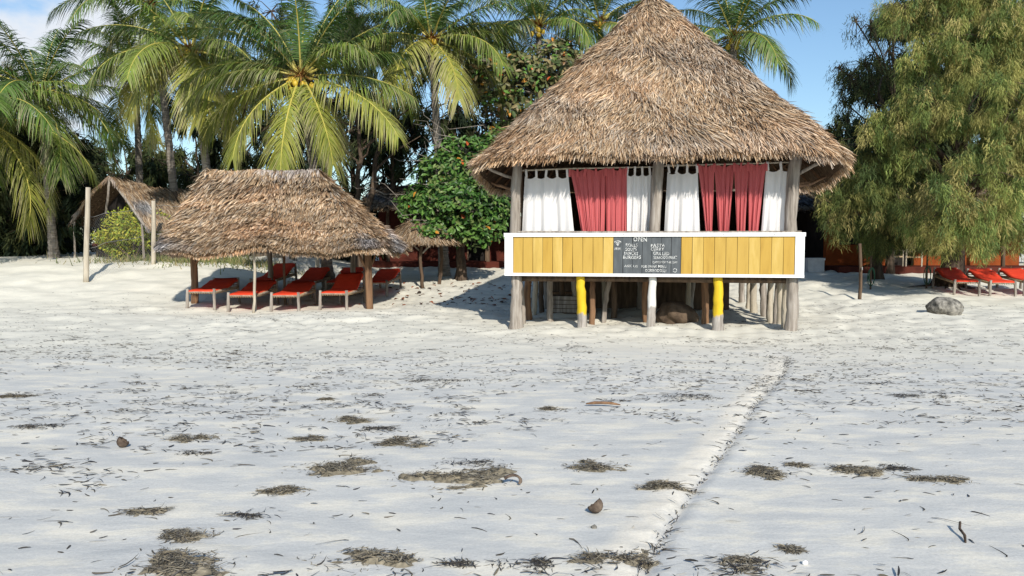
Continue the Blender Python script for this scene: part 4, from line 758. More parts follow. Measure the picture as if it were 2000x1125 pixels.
# twisted bare trunks between the palms
def bare_trunk(label, pts, rads, seed):
    P = [at(*p) for p in pts]; P[0][2] = Hs(P[0][0], P[0][1]) - .1; n = 16; t = np.linspace(0, 1, n); tp = np.linspace(0, 1, len(P)); Q = np.stack([np.interp(t, tp, [q[k] for q in P]) for k in range(3)], 1); r = np.random.default_rng(seed); Q[1:] += r.normal(size=(n - 1, 3)) * .04
    o = root('bare_tree', P[0] + [0, 0, .1], label, 'tree'); part('trunk', tube(MB(), Q, np.interp(t, [0, 1], rads), 8, wob=.06, seed=seed), M['bark'], o, world=True, smooth=True)
    for k in range(5):
        a = Q[8 + k]; e = a + r.normal(size=3) * [.9, .5, .5] + [0, 0, .8]; part('limb', tube(MB(), [a, (a + e) / 2 + r.normal(size=3) * .12, e], [.045, .03, .012], 6, seed=k), M['bark'], o, world=True)
bare_trunk('slender bare forked tree behind the right end of the shelter', [(708, 520, 25), (695, 400, 25), (705, 290, 25), (690, 200, 25.4)], (.10, .05), 4)
bare_trunk('crooked bare tree leaning right behind the shelter', [(690, 520, 26), (720, 400, 26), (742, 290, 26), (760, 220, 26)], (.12, .05), 6)

# ------------------------------------------------------------------ bush, fence, hut on the left
def bush():
    r = np.random.default_rng(91); b = at(262, 505, 25.0); b[2] = Hs(b[0], b[1]); o = root('yellow_bush', b, 'bright yellow green bush between the two tall fence posts', 'bush'); mb = MB(); br = MB()
    for (px, py, w, h, n) in [(262, 440, 120, 70, 2600), (230, 470, 80, 50, 1300), (300, 450, 80, 80, 1700), (275, 405, 50, 40, 700), (330, 430, 40, 50, 600), (205, 460, 50, 20, 400), (262, 488, 110, 40, 1500), (285, 392, 20, 25, 160)]:
        C = at(px, py, 25.0 + r.uniform(-.4, .6)); s = 25 / FPX; R = np.array([w * s / 2, w * s / 2.6, h * s / 2]); d = rand_dirs(n, r); P = C + d * R * (r.random(n) ** .4)[:, None]; D = d + r.normal(size=(n, 3)) * .7; c = np.array([[.28, .33, .035], [.36, .37, .04], [.20, .28, .035], [.40, .36, .05]])[r.integers(0, 4, n)] * r.uniform(.7, 1.2, (n, 1)); leaves(mb, P, D, d + [0, -.3, .5], r.uniform(.06, .11, n), c)
        tube(br, [b, (b + C) / 2 + r.normal(size=3) * .1, C], [.035, .025, .01], 5)
    part('stems', br, M['bark'], o, world=True); part('foliage', mb, M['leaf'], o, world=True, kind='stuff')
bush()
def fence():
    pts = [(167, 550, 21.0, 366), (300, 537, 23.2, 392), (449, 527, 25.0, 470), (526, 523, 25.5, 470), (620, 528, 24.6, 470)]
    W = []
    for (px, py, Y, pt) in pts:
        a = at(px, py, Y); a[2] = Hs(a[0], a[1]); t = at(px + (5 if px == 167 else 0), pt, Y); W.append((a, t))
    f = root('wire_fence', W[0][0], 'wire netting fence on tall pale round posts at the left', 'fence')
    for k, (a, t) in enumerate(W): part('post', pole(MB(), a - [0, 0, .15], t, .075 if k < 2 else .07, .06, 9, 8, .04, .006, k), M['wood_pale'], f, smooth=True, world=True)
    for k in range(len(W) - 1):
        (a, ta), (b, tb) = W[k], W[k + 1]; L = np.linalg.norm((b - a)[:2]); hgt = 1.75; mb = MB(); st = .085; n = int(L / st)
        def q(i, z): u = i / n; p = a + (b - a) * u; p = p.copy(); p[2] = Hs(p[0], p[1]) + z + .05 * math.sin(u * 3.1) * (-1 if z > 1 else 0); return p
        rows = int(hgt / st); base = np.array([q(i, 0) for i in range(n + 1)]); zs = np.arange(rows + 1) * st
        R0, D0 = [], []
        for i in range(n):
            for j in range(rows):
                R0.append(base[i] + [0, 0, zs[j]]); D0.append(base[i + 1] - base[i] + [0, 0, st]); R0.append(base[i + 1] + [0, 0, zs[j]]); D0.append(base[i] - base[i + 1] + [0, 0, st])
        D0 = np.array(D0); strips(mb, np.array(R0), D0, np.cross(D0, [0, 1.0, 0]), np.linalg.norm(D0, axis=1), .0022, None, 1, (1, 1), (.2, .2, .2)); part('netting', mb, M['wire'], f, world=True, kind='stuff')
        for z in (.9, 1.76): part('line_wire', tube(MB(), [q(i, z) for i in range(0, n + 1, 4)], .006, 4, capped=False), M['wire'], f, world=True)
fence()
def reed_fence():
    r = np.random.default_rng(95); a, b = at(395, 527, 27.0), at(580, 515, 27.5); n = 230; o = root('reed_fence', (a + b) / 2, 'low fence of dry brown reeds behind the shelter', 'fence'); mb = MB(); u = np.sort(r.random(n)); P = a + (b - a) * u[:, None]; P[:, 2] = H(P[:, 0], P[:, 1]) - .05; P[:, 1] += r.normal(size=n) * .04
    D = np.stack([r.normal(size=n) * .10, r.normal(size=n) * .05, np.ones(n)], 1); strips(mb, P, D, np.tile([1.0, .1, 0], (n, 1)), r.uniform(.8, 1.25, n), r.uniform(.025, .05, n), None, 2, (1, .9, .7), np.array([.22, .17, .12]) * r.uniform(.4, 1.2, (n, 1)), None); part('reeds', mb, M['dry_leaf'], o, world=True, kind='stuff')
    for z in (.3, .8): part('cross_rail', tube(MB(), [a + [0, -.05, 0] + [0, 0, Hs(a[0], a[1]) - a[2] + z], b + [0, -.05, 0] + [0, 0, Hs(b[0], b[1]) - b[2] + z]], .02, 6), M['wood_brown'], o, world=True)
reed_fence()
def hut():
    r = np.random.default_rng(97); A, B, E0, E1, G0, G1 = at(212, 343, 25.5), at(408, 374, 28.5), at(288, 446, 23.7), at(480, 446, 26.7), at(135, 440, 26.9), at(330, 440, 31.0)
    o = root('old_hut', ((A[0] + E0[0]) / 2, 25.5, Hs(A[0], 25.5)), 'old hut with long weathered grey thatch roof behind the wire fence', 'hut')
    for sg, (P0, P1) in enumerate([(E0, E1), (G0, G1)]):
        def surf(a, t):
            a = np.asarray(a, float)[..., None]; t = np.asarray(t, float)[..., None]; p = (A + (B - A) * a) * (1 - t) + (P0 + (P1 - P0) * a) * t
            p = p + np.array([0, 0, 1.0]) * (.14 * np.sin(math.pi * t) - .10 * np.sin(math.pi * a) + .04 * np.sin(a * 11)); return p
        U, T = np.meshgrid(np.linspace(0, 1, 30), np.linspace(0, 1, 10)); P = surf(U.ravel(), T.ravel()) - [0, 0, .03]; i = np.arange(9)[:, None] * 30; j = np.arange(29)[None]; part('roof_slope', MB().add(P, np.stack([i + j, i + j + 1, i + 31 + j, i + 30 + j], -1).reshape(-1, 4)), M['thatch_under'], o, world=True)
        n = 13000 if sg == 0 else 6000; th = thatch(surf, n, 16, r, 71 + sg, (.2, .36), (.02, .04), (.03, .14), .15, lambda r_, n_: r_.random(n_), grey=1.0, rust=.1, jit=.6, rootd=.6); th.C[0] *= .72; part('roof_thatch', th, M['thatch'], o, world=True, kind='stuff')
        n = 500; t = r.random(n); P = surf(np.zeros(n), t); dn = nrm(P0 - A); D = dn + np.array([0, 0, -.5]) + r.normal(size=(n, 3)) * .2; mb = MB(); strips(mb, P, D, np.tile([1.0, 0, .2], (n, 1)), r.uniform(.12, .28, n), r.uniform(.02, .04, n), None, 2, (1, .9, .3), straw_cols(P, r, 7, .9) * .55, None); part('verge', mb, M['thatch'], o, world=True, kind='stuff')
    ax = nrm(B - A) * .7; ax[2] = 0; q = lambda p, z: np.array([p[0], p[1], z]) + ax
    ea, ga = A + (E0 - A) * .86, A + (G0 - A) * .86
    part('gable_wall', MB().add([q(ga, .3), q(ea, .3), q(ea, ea[2] - .1), q(A, A[2] - .15), q(ga, ga[2] - .1)], [np.array([[0, 1, 2, 4]]), np.array([[4, 2, 3]])]), M['dark'], o, world=True)
    eb = B + (E1 - B) * .86; part('front_wall', MB().add([q(ea, .3), q(eb, .3), q(eb, eb[2] - .1), q(ea, ea[2] - .1)], np.array([[0, 1, 2, 3]])), M['wood_dark'], o, world=True)
    for k, (p0, p1) in enumerate([(A + [.05, -.05, -.1], A + (G0 - A) * .3 + [.35, -.1, -.75]), (A + [.1, -.05, -.12], E0 + [-.1, 0, .1]), (q(ga, .3) - ax, ga - [0, 0, .1]), (q(ea, .3) - ax, ea - [0, 0, .1])]): part('gable_pole', pole(MB(), p0, p1, .04, .035, 7, 5, .05, .01, 3 + k), M['wood'], o, world=True)
    part('red_band', pole(MB(), q(ga, 1.5) - ax * .1, q(ea, 1.5) - ax * .1, .07, .07, 6, 4, .02, .0, 2), M['maroon'], o, world=True)
hut()

# ------------------------------------------------------------------ little thatched parasol behind
def parasol():
    r = np.random.default_rng(99); c = at(826, 550, 23.4); g0 = Hs(c[0], c[1]); o = root('thatched_parasol', (c[0], c[1], g0), 'small grey thatched parasol on crooked poles beneath the broadleaf tree', 'parasol')
    zt, ze, R = 2.2, 1.3, 1.12
    def surf(a, t):
        th = np.asarray(a) * 6.2832; t = np.asarray(t); return np.stack([np.cos(th) * R * t, np.sin(th) * R * t, zt + (ze - zt) * t + .06 * np.sin(math.pi * t)], -1)
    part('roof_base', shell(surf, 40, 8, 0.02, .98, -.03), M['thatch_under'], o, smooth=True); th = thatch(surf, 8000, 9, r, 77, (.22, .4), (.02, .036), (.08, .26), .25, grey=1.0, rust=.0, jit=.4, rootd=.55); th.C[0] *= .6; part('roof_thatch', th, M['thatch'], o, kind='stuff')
    def pp(px, py, Y): q = at(px, py, Y); return np.array([q[0] - c[0], q[1] - c[1], Hs(q[0], q[1]) - g0])
    for k, (px, Y) in enumerate([(826, 22.8), (857, 23.8)]): a = pp(px, 555, Y); part('pole', pole(MB(), a - [0, 0, .1], a + [.03, 0, 1.9], .06, .05, 8, 9, .12, .03, 5 + k), M['wood_dark'], o, smooth=True)
    a = pp(826, 555, 22.8)
    for k, dx in enumerate((-.55, .55)): part('brace', pole(MB(), a + [0, -.02, 1.05], a + [dx, -.1, 1.62], .026, .024, 6, 4, .08, .02, 9 + k), M['wood_pale'], o)
parasol()

# ------------------------------------------------------------------ buildings at the back
def bungalow(name, label, x0, x1, y, zt, openings, mat, posts, seed, plinth=.25, roof=True):
    z = Hs((x0 + x1) / 2, y); o = root(name, ((x0 + x1) / 2, y, z - .02), label, 'building'); cx = (x0 + x1) / 2
    xs = sorted(openings); cur = x0; wall = MB(); 
    for (a, b, z0, z1, kind) in xs:
        if a > cur: box(wall, cur - cx, a - cx, .0, .22, 0, zt)
        if z0 > .01: box(wall, a - cx, b - cx, .002, .218, 0, z0)
        box(wall, a - cx, b - cx, .002, .218, z1, zt); cur = b
    if cur < x1: box(wall, cur - cx, x1 - cx, 0, .22, 0, zt)
    part('wall', wall, mat, o)
    for (a, b, z0, z1, kind) in xs:
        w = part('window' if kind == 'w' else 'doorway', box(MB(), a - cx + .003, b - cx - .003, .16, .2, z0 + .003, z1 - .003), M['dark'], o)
        fr = MB(); box(fr, a - cx, a - cx + .05, -.02, .05, z0, z1); box(fr, b - cx - .05, b - cx, -.02, .05, z0, z1); box(fr, a - cx + .0505, b - cx - .0505, -.02, .05, z1 - .05, z1); part('frame', fr, M['wood_dark'], w)
    part('plinth', box(MB(), x0 - cx - .2, x1 - cx + .2, -1.6, -.003, -.3, plinth * .6), M['maroon'], o)
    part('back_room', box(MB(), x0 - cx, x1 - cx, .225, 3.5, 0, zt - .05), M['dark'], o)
    for k, px_ in enumerate(posts): part('veranda_post', pole(MB(), (px_ - cx, -1.4, -.1), (px_ - cx, -1.4, zt), .07, .06, 8, 6, .05, .01, seed + k), M['wood_dark'], o)
    # thatched roof pitched towards the beach
    n = 5500; r = np.random.default_rng(seed); wd = x1 - x0 + 1.0
    def surf(a, t): a = np.asarray(a, float); t = np.asarray(t, float); return np.stack([(a - .5) * wd, 1.8 - 4.0 * t, zt + .95 - 1.2 * t + 0 * a + .03 * np.sin(a * 31)], -1)
    A, T = np.meshgrid(np.linspace(0, 1, 20), np.linspace(0, 1, 6)); P = surf(A.ravel(), T.ravel()) - [0, 0, .04]; i = np.arange(5)[:, None] * 20; j = np.arange(19)[None]; part('roof', MB().add(P, np.stack([i + j, i + j + 1, i + 21 + j, i + 20 + j], -1).reshape(-1, 4)), M['thatch_under'], o)
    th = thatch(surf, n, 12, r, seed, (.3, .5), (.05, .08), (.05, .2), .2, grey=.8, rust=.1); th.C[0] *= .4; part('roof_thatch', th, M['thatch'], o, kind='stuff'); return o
bR = at(1605, 525, 28.0)[0]
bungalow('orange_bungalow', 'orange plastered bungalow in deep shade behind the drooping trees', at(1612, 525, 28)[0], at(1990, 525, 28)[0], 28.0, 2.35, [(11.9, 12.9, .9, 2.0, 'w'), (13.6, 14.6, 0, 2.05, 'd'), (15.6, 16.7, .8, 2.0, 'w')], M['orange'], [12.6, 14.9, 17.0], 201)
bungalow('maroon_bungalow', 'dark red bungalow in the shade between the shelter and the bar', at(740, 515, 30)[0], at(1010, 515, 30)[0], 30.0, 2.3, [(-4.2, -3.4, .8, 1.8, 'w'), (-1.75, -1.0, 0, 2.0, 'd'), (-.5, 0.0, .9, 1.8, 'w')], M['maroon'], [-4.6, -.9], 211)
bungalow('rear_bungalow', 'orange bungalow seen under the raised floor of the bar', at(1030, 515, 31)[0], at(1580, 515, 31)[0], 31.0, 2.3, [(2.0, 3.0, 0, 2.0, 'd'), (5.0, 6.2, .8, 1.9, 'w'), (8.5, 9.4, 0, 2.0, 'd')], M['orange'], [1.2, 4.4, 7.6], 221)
def veranda_chair(px, Y, label, rz):
    p = at(px, 510, Y); z = Hs(p[0], Y) + .13; o = root('cane_chair', (p[0], Y, z), label, 'chair', 'veranda chairs', rz)
    part('seat', box(MB(), -.25, .25, -.25, .25, .38, .43), M['rope'], o)
    for x in (-.24, .24):
        part('back_leg', pole(MB(), (x, .26, 0), (x, .36, .95), .025, .02, 6, 4, .03, .01, 1), M['wood_pale'], o); part('front_leg', pole(MB(), (x, -.25, 0), (x, -.25, .62), .025, .02, 6, 4, .03, .01, 2), M['wood_pale'], o); part('armrest', pole(MB(), (x, -.3, .62), (x, .3, .64), .025, .025, 6, 4, .03, .01, 3), M['wood_pale'], o)
    for z_ in (.6, .75, .9): part('back_slat', box(MB(), -.23, .23, .30, .32, z_ - .03, z_ + .03), M['wood_pale'], o)
veranda_chair(1742, 26.9, 'cane chair on the veranda, the left one, by the veranda post', .5); veranda_chair(1785, 26.8, 'cane chair on the veranda, the right one, nearer the tree trunk', -.5)
def slim_post():
    p = at(1679, 560, 20.4); z = Hs(p[0], p[1]); o = root('dark_post', (p[0], p[1], z), 'slim dark post standing alone in the shade right of the bar', 'post'); part('shaft', pole(MB(), (0, 0, -.1), (-.03, 0, 1.5), .05, .042, 8, 8, .06, .006, 3), M['wood_dark'], o, smooth=True); part('tap', tube(MB(), [(0, -.04, .85), (0, -.12, .87), (0, -.13, .8)], .014, 6), M['wire'], o)
    for k, (px, py, lab) in enumerate([(1702, 545, 'coiled green hose hanging near the slim dark post'), (1812, 538, 'green hose hanging in front of the big tree trunk')]):
        q = at(px, py, 22.5); z = Hs(q[0], q[1]); mb = MB(); A = np.linspace(0, 12.56, 60); tube(mb, np.stack([.09 * np.cos(A), .05 * np.sin(A * .5), .35 + .26 * np.sin(A) + .005 * A], 1), .014, 6); h = bpy.data.objects.new('garden_hose', mb.mesh('garden_hose', M['hose'], True)); COL.objects.link(h); h.location = (q[0], q[1], z); tag(h, lab, 'hose')
        st = MB(); pole(st, (0, .05, -.1), (0, .05, 1.0), .03, .028, 7, 4, .04, .01, k); o2 = bpy.data.objects.new('hose_stake', st.mesh('hose_stake', M['wood_dark'])); COL.objects.link(o2); o2.location = (q[0], q[1], z); tag(o2, ['dark stake holding the hose near the slim post', 'dark stake holding the hose by the big trunk'][k], 'stake')
    q = at(1590, 522, 27.0); z = Hs(q[0], 27.0); mb = MB(); box(mb, -.28, .28, -.2, .2, 0, .42); box(mb, -.3, .3, -.22, .22, .423, .5); o3 = bpy.data.objects.new('cool_box', mb.mesh('cool_box', M['box'])); COL.objects.link(o3); o3.location = (q[0], 27.0, z); tag(o3, 'pale grey cool box in the shade beside the bar', 'box')
slim_post()
# roots of the big tree
def roots():
    r = np.random.default_rng(5); b = at(1856, 530, 23.2); mb = MB()
    for k in range(7):
        a = -2.9 + k * .42; L = r.uniform(.6, 1.6); P = []
        for t in np.linspace(0, 1, 7): x, y = b[0] + math.cos(a) * L * t + r.normal() * .04, b[1] + math.sin(a) * L * t * .7; P.append((x, y, Hs(x, y) + .10 * (1 - t) ** 2 - .01))
        tube(mb, P, np.linspace(.10, .02, 7), 7, wob=.08, seed=k)
    t = [o for o in COL.objects if o.get('label', '').startswith('big drooping')][0]; part('surface_roots', mb, M['bark'], t, world=True, smooth=True)
roots()

# ------------------------------------------------------------------ washed-up seaweed and odds and ends on the sand
WCOL = np.array([[.055, .050, .046], [.085, .074, .060], [.14, .12, .085], [.20, .17, .12], [.038, .036, .040], [.16, .145, .115]])
def weed_strips(mb, X, Y, r, ln, w, lift, cols=WCOL, hmax=0.0, dirx=None):
    n = len(X); Z = H(X, Y) + .005 + r.random(n) * hmax; an = r.uniform(0, 6.283, n) if dirx is None else dirx + r.normal(size=n) * .5; D = np.stack([np.cos(an), np.sin(an) * .8, r.normal(size=n) * lift], 1); up = np.stack([r.normal(size=n) * .35, r.normal(size=n) * .35, np.ones(n)], 1); S = np.cross(D, up)
    cv = r.normal(size=n) * 1.1; b = np.stack([np.cos(an + 1.57) * cv, np.sin(an + 1.57) * cv * .8, -np.abs(r.normal(size=n)) * lift], 1); c = cols[r.integers(0, len(cols), n)] * r.uniform(.6, 1.3, (n, 1)); strips(mb, np.stack([X, Y, Z], 1), D, S, r.uniform(*ln, n), r.uniform(*w, n), b, 3, (.6, 1, .9, .4), c, None)
    return mb
CL = [(372, 858, 80, 'round seaweed tuft right of the brown coconut husk', 1), (380, 887, 60, 'small seaweed patch just below the round tuft at left', 0), (607, 859, 48, 'small compact seaweed tuft with greenish top, left of centre', 1), (680, 823, 75, 'seaweed tuft left of centre, above the flat dark strand', 1), (636, 781, 26, 'tiny upright seaweed tuft far left of centre', 1), (786, 868, 90, 'seaweed heap with a bulging right end near the centre', 1), (742, 838, 60, 'flat dark seaweed strand near the centre', 0), (664, 917, 150, 'long slanting seaweed heap left of the largest heap', 1),
      (885, 938, 190, 'largest seaweed heap, holding a curved brown husk, at the centre', 1), (925, 905, 110, 'thin seaweed fringe directly behind the largest heap', 0), (1165, 914, 108, 'mounded seaweed heap left of the sand track', 1), (1075, 801, 42, 'small dark seaweed tuft below the bar front', 1), (1500, 927, 100, 'rounded olive seaweed heap just right of the sand track', 1), (1556, 912, 34, 'little pointed seaweed lump touching the rounded olive heap', 1), (1672, 922, 105, 'seaweed heap in front of a sand hump on the right', 1), (1745, 915, 65, 'flat seaweed mat beside the sand hump on the right', 0), (1832, 938, 90, 'stretched seaweed heap with reddish end at the right', 1),
      (1298, 952, 80, 'flat seaweed heap close to the left side of the sand track', 1), (1345, 776, 130, 'long dark seaweed line crossing toward the far track', 0), (550, 962, 80, 'greenish topped seaweed heap in the left foreground', 1), (485, 1008, 70, 'loose ragged seaweed heap in the left foreground', 0), (365, 1048, 100, 'seaweed heap beside a pale sand hump at lower left', 1), (278, 1003, 72, 'dark flat seaweed heap in the lower left', 1), (355, 1108, 190, 'wide seaweed mat cut by the bottom edge at the left', 1), (700, 1098, 170, 'broad seaweed mat near the bottom edge, left of centre', 1), (890, 1102, 70, 'spiky dark seaweed near the bottom edge at the centre', 0), (1030, 1105, 100, 'loose seaweed near the bottom edge, right of centre', 0), (1195, 1092, 130, 'dark tangled seaweed near the bottom edge beside the track', 1), (1450, 1108, 80, 'seaweed tuft with yellow core at the bottom right of the track', 1), (25, 776, 45, 'greenish seaweed at the left edge of the sand', 1), (68, 836, 80, 'thin seaweed strands near the left edge', 0), (1545, 1075, 40, 'small brown seaweed curl in a pale sand patch at lower right', 1), (1790, 775, 90, 'sparse seaweed line at the far right', 0), (845, 745, 100, 'dark far seaweed line below the bar left corner', 0)]
def clumps():
    r = np.random.default_rng(101)
    for (px, py, w, lab, heap) in CL:
        c = ground_at(px, py); s = c[1] / FPX; hw = w * s / 2; hd = hw * (.50 if heap else .40) * 1.15; mb = MB(); hh = min(.042, hw * .13) if heap else .008
        wl = max(1.0, s / .0045); n = int((900 if heap else 420) * (1 + hw * 4)); sd = int(px * 7 + py)
        def dens(X, Y): u, v = (X - c[0]) / hw, (Y - c[1]) / hd; return .75 - .85 * (u * u + v * v) + 1.0 * fbm2(u * 1.1 + sd, v * 1.3, sd, 3, 2.4)
        a = r.uniform(0, 6.283, n); q = r.random(n) ** .55 * 1.6; X = c[0] + np.cos(a) * q * hw; Y = c[1] + np.sin(a) * q * hd; D = dens(X, Y); kp = r.random(n) < (.07 * np.clip(1.8 - q, 0, 1) + .95 * sm(.05, .8, D)); X, Y, D = X[kp], Y[kp], D[kp]; n = len(X)
        pal = WCOL[[0, 1, 2, 3, 5, 3, 5]] * 1.15 if heap else WCOL[[0, 0, 1, 4, 2]]
        Z0 = np.clip(D, 0, 1) * hh * (.55 + .55 * r.random(n)); mb2 = MB(); weed_strips(mb2, X, Y, r, (.014 * wl ** .5, .05 * wl ** .5), (.0035 * wl ** .6, .0085 * wl ** .6), .15, pal); V = mb2.V[0]; V += np.repeat(np.stack([0 * Z0, 0 * Z0, Z0], 1), 8, 0)
        if heap:
            # matted core: sinks into the sand wherever the heap thins out, so its rim is ragged
            gx, gy = np.meshgrid(np.linspace(-1.4, 1.4, 38), np.linspace(-1.4, 1.4, 26)); x = c[0] + gx * hw; y = c[1] + gy * hd; D = dens(x, y); fine = fbm2(x, y, sd + 3, 2, 55.0)
            z = H(x, y) + hh * (np.clip(D, -.6, 1.1) * .75 - .22 + .22 * fine); i = np.arange(25)[:, None] * 38; j = np.arange(37)[None]
            mb2.add(np.stack([x, y, z], -1).reshape(-1, 3), np.stack([i + j, i + j + 1, i + 39 + j, i + 38 + j], -1).reshape(-1, 4), np.array([.19, .165, .12]) * r.uniform(.55, 1.35, (26 * 38, 1)))
        single('seaweed_heap' if heap else 'seaweed_strand', mb2, M['weed'], (c[0], c[1], Hs(c[0], c[1])), lab, 'seaweed', 'washed up seaweed')
clumps()
def scatter():
    r = np.random.default_rng(103); mb = MB()
    # loose bits everywhere, thinning with nothing but distance
    n = 24000; Yd = 3.2 + (19 - 3.2) * r.random(n) ** 1.25; X = (r.random(n) * 2 - 1) * (Yd * .72 + .4); keep = fbm2(X * .6, Yd * 1.3, 44, 3, 1.5) + r.normal(size=n) * .5 > -.05
    band = np.exp(-((Yd - 9.0) / 2.2) ** 2); keep &= (r.random(n) < .09 + .30 * sm(6, 9, Yd) + .5 * band); X, Yd = X[keep], Yd[keep]; f = np.clip(Yd / 7, .7, 1.8)
    weed_strips(mb, X, Yd, r, (.03, .085), (.006, .013), .08, WCOL[[0, 0, 1, 4, 1, 2]], dirx=np.where(r.random(len(X)) < .7, .25, 1.5))
    # little bunches
    m = 900; yc = 3.4 + 10 * r.random(m) ** 1.1; xc = (r.random(m) * 2 - 1) * (yc * .72 + .4); wgt = fbm2(xc * .5, yc, 46, 3, 1.4) + 1.4 * np.exp(-((yc - 8.6) / 1.5) ** 2) > .35; xc, yc = xc[wgt], yc[wgt]
    k = r.integers(5, 16, len(xc)); X = np.repeat(xc, k); Yd = np.repeat(yc, k); q = len(X); X = X + r.normal(size=q) * .10; Yd = Yd + r.normal(size=q) * .06; weed_strips(mb, X, Yd, r, (.03, .09), (.006, .014), .14, WCOL[[0, 1, 1, 2, 4]], .012, dirx=np.full(q, .2))
    n = 9000; Yd = r.uniform(8.5, 20, n); X = (r.random(n) * 2 - 1) * (Yd * .72 + .4); kp = fbm2(X * .5, Yd, 48, 3, 1.8) + r.normal(size=n) * .6 > .1; X, Yd = X[kp], Yd[kp]; weed_strips(mb, X, Yd, r, (.015, .05), (.008, .018), .08, WCOL[[0, 1, 4, 1, 2]], dirx=np.full(len(X), .2))
    # bits caught in the track
    t = r.random(420) * 8; d = (TRK1 - TRK0) / np.linalg.norm(TRK1 - TRK0); nn = np.array([d[1], -d[0]]); yy = TRK0[1] + t * d[1]
    cc = .01 - (0.045 * np.sin((yy - 3.0) * 0.8) + 0.02 * np.sin(yy * 1.9)) + r.normal(size=420) * .022; X = TRK0[0] + t * d[0] + nn[0] * cc; Yd = TRK0[1] + t * d[1] + nn[1] * cc; weed_strips(mb, X, Yd, r, (.03, .09), (.005, .011), .2, WCOL[[0, 1, 2, 4]], .012, dirx=np.full(420, math.atan2(d[1], d[0])))
    o = single('seaweed_scatter', mb, M['weed'], (0, 0, 0), 'loose scraps of dry seaweed scattered over the sand', None, None, 'stuff')
    # fallen leaves under the broadleaf tree
    n = 150; x = r.normal(-1.2, 1.5, n); y = r.uniform(18.5, 24, n); d = rand_dirs(n, r); d[:, 2] *= .2; mb = MB(); leaves(mb, np.stack([x, y, H(x, y) + .02], 1), d, np.tile([0, 0, 1.0], (n, 1)) + r.normal(size=(n, 3)) * .3, r.uniform(.10, .2, n), np.array([[.10, .05, .03], [.20, .08, .04], [.05, .035, .028], [.28, .09, .04]])[r.integers(0, 4, n)]); single('fallen_leaves', mb, M['dry_leaf'], (0, 0, 0), 'brown fallen leaves on the sand left of the bar', None, None, 'stuff')
    # weeds and ground cover at the foot of the fence
    n = 2600; x = r.normal(-10.2, 1.4, n); y = r.normal(24.6, .7, n); P = np.stack([x, y, H(x, y)], 1); D = np.stack([r.normal(size=n) * .5, r.normal(size=n) * .5, np.ones(n)], 1); mb = MB(); strips(mb, P, D, np.tile([1.0, 0, 0], (n, 1)), r.uniform(.06, .3, n), r.uniform(.012, .03, n), r.normal(size=(n, 3)) * .3, 2, (1, .8, .1), np.array([[.14, .16, .05], [.26, .22, .11], [.09, .11, .04]])[r.integers(0, 3, n)], None); single('dune_grass', mb, M['dry_leaf'], (0, 0, 0), 'scrubby dry grass at the foot of the wire fence', None, None, 'stuff')
scatter()
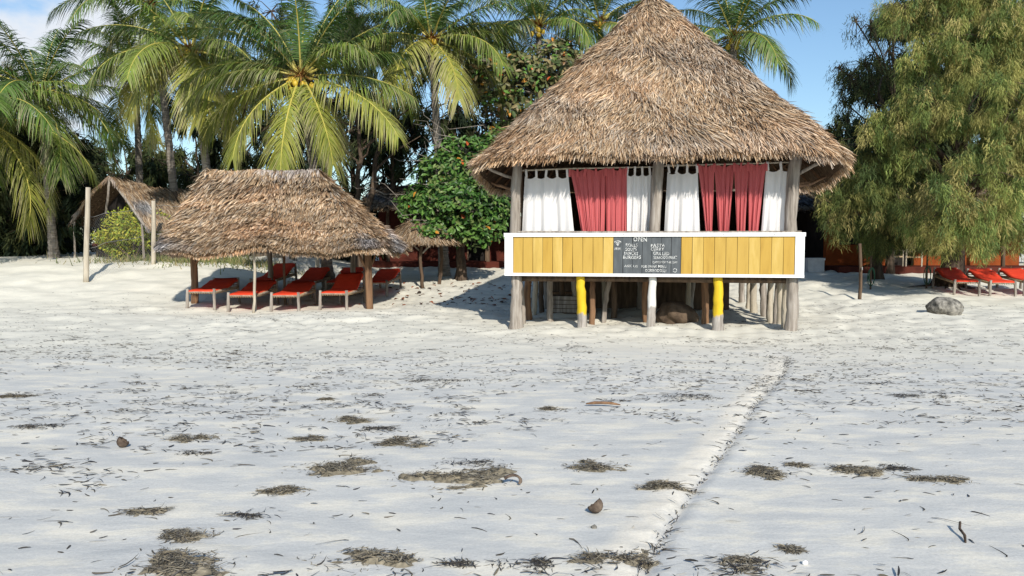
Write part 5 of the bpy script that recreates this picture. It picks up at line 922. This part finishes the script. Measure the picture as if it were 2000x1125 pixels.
def shells():
    # broken coconut shell: a bowl with a jagged rim
    def bowl(px, py, rad, label, seed, tilt, mat):
        r = np.random.default_rng(seed); c = ground_at(px, py); n = 22; mb = MB(); V = []
        rim = .25 + .5 * np.abs(np.sin(np.arange(n) * 1.3 + seed)) * r.uniform(.3, 1.0, n)
        for sc in (1.0, .86):
            for k in range(6):
                for j in range(n):
                    ph = (k / 5) * (math.pi * .5 + rim[j] * .55); a = j / n * 6.283; V.append([math.sin(ph) * math.cos(a) * rad * sc, math.sin(ph) * math.sin(a) * rad * sc, (1 - math.cos(ph) * sc) * rad * 1.05])
        F = []
        for l in (0, 1):
            for k in range(5):
                for j in range(n):
                    a, b = l * 6 * n + k * n + j, l * 6 * n + k * n + (j + 1) % n; f = [a, b, b + n, a + n]; F.append(f if l else f[::-1])
        for j in range(n): a, b = 5 * n + j, 5 * n + (j + 1) % n; F.append([a, b, b + 6 * n, a + 6 * n])
        mb.add(V, np.array(F)); o = bpy.data.objects.new('coconut_husk', mb.mesh('coconut_husk', mat, True)); COL.objects.link(o); o.location = (c[0], c[1], Hs(c[0], c[1]) + .012); o.rotation_euler = tilt; tag(o, label, 'coconut husk')
    bowl(1172, 1006, .046, 'broken coconut husk with a dark hollow in the foreground', 3, (-.5, -.5, .4), M['husk']); bowl(232, 876, .046, 'reddish brown coconut husk on the left foreground sand', 5, (.5, .55, 1.2), M['husk'])
    c = ground_at(1178, 796); mb = MB(); A = np.linspace(-.16, .16, 9); tube(mb, np.stack([A, -A * .15, .02 + .02 * np.cos(A * 8)], 1), np.array([.006, .012, .014, .014, .014, .014, .012, .01, .005]), 7, wob=.06); o = bpy.data.objects.new('driftwood', mb.mesh('driftwood', M['wood_brown'], True)); COL.objects.link(o); o.location = (c[0], c[1], Hs(c[0], c[1])); tag(o, 'short curved driftwood stick on the sand before the bar', 'driftwood')
    c = ground_at(985, 950); mb = MB(); A = np.linspace(0, 1, 10); P = np.stack([.10 * np.sin(A * 2.2), -.05 * A, .015 + .075 * (1 - A) * np.sin(A * 2.6 + .4)], 1); tube(mb, P, np.linspace(.022, .010, 10), 8, wob=.08, ell=.45); o = bpy.data.objects.new('frond_stub', mb.mesh('frond_stub', M['husk'], True)); COL.objects.link(o); o.location = (c[0], c[1], Hs(c[0], c[1])); o.rotation_euler.z = .4; tag(o, 'curved brown husk piece lying on the largest seaweed heap', 'husk')
    c = ground_at(1160, 1034); o = single('sea_shell', ico(MB(), c + [0, 0, .012], (.016, .013, .014), 2, wob=.1), M['rock'], c, 'small round dark shell below the broken coconut husk', 'shell', smooth=True)
    c = ground_at(1572, 1105); o = single('white_shell', ico(MB(), c + [0, 0, .015], (.014, .011, .012), 2, wob=.12), M['white'], c, 'small white shell at the lower right', 'shell', smooth=True)
    c = ground_at(1480, 982); tw = MB(); 
    c = ground_at(1875, 1050); P = np.array([[-.03, -.10, .006], [.0, -.04, .02], [.01, .02, .03], [.04, .07, .05], [.05, .09, .03]]); mb = tube(MB(), P, [.005, .008, .008, .006, .003], 6, wob=.08); o = bpy.data.objects.new('twig', mb.mesh('twig', M['bark'], True)); COL.objects.link(o); o.location = (c[0], c[1], Hs(c[0], c[1])); tag(o, 'dark upright twig in the right foreground sand', 'twig')
shells()
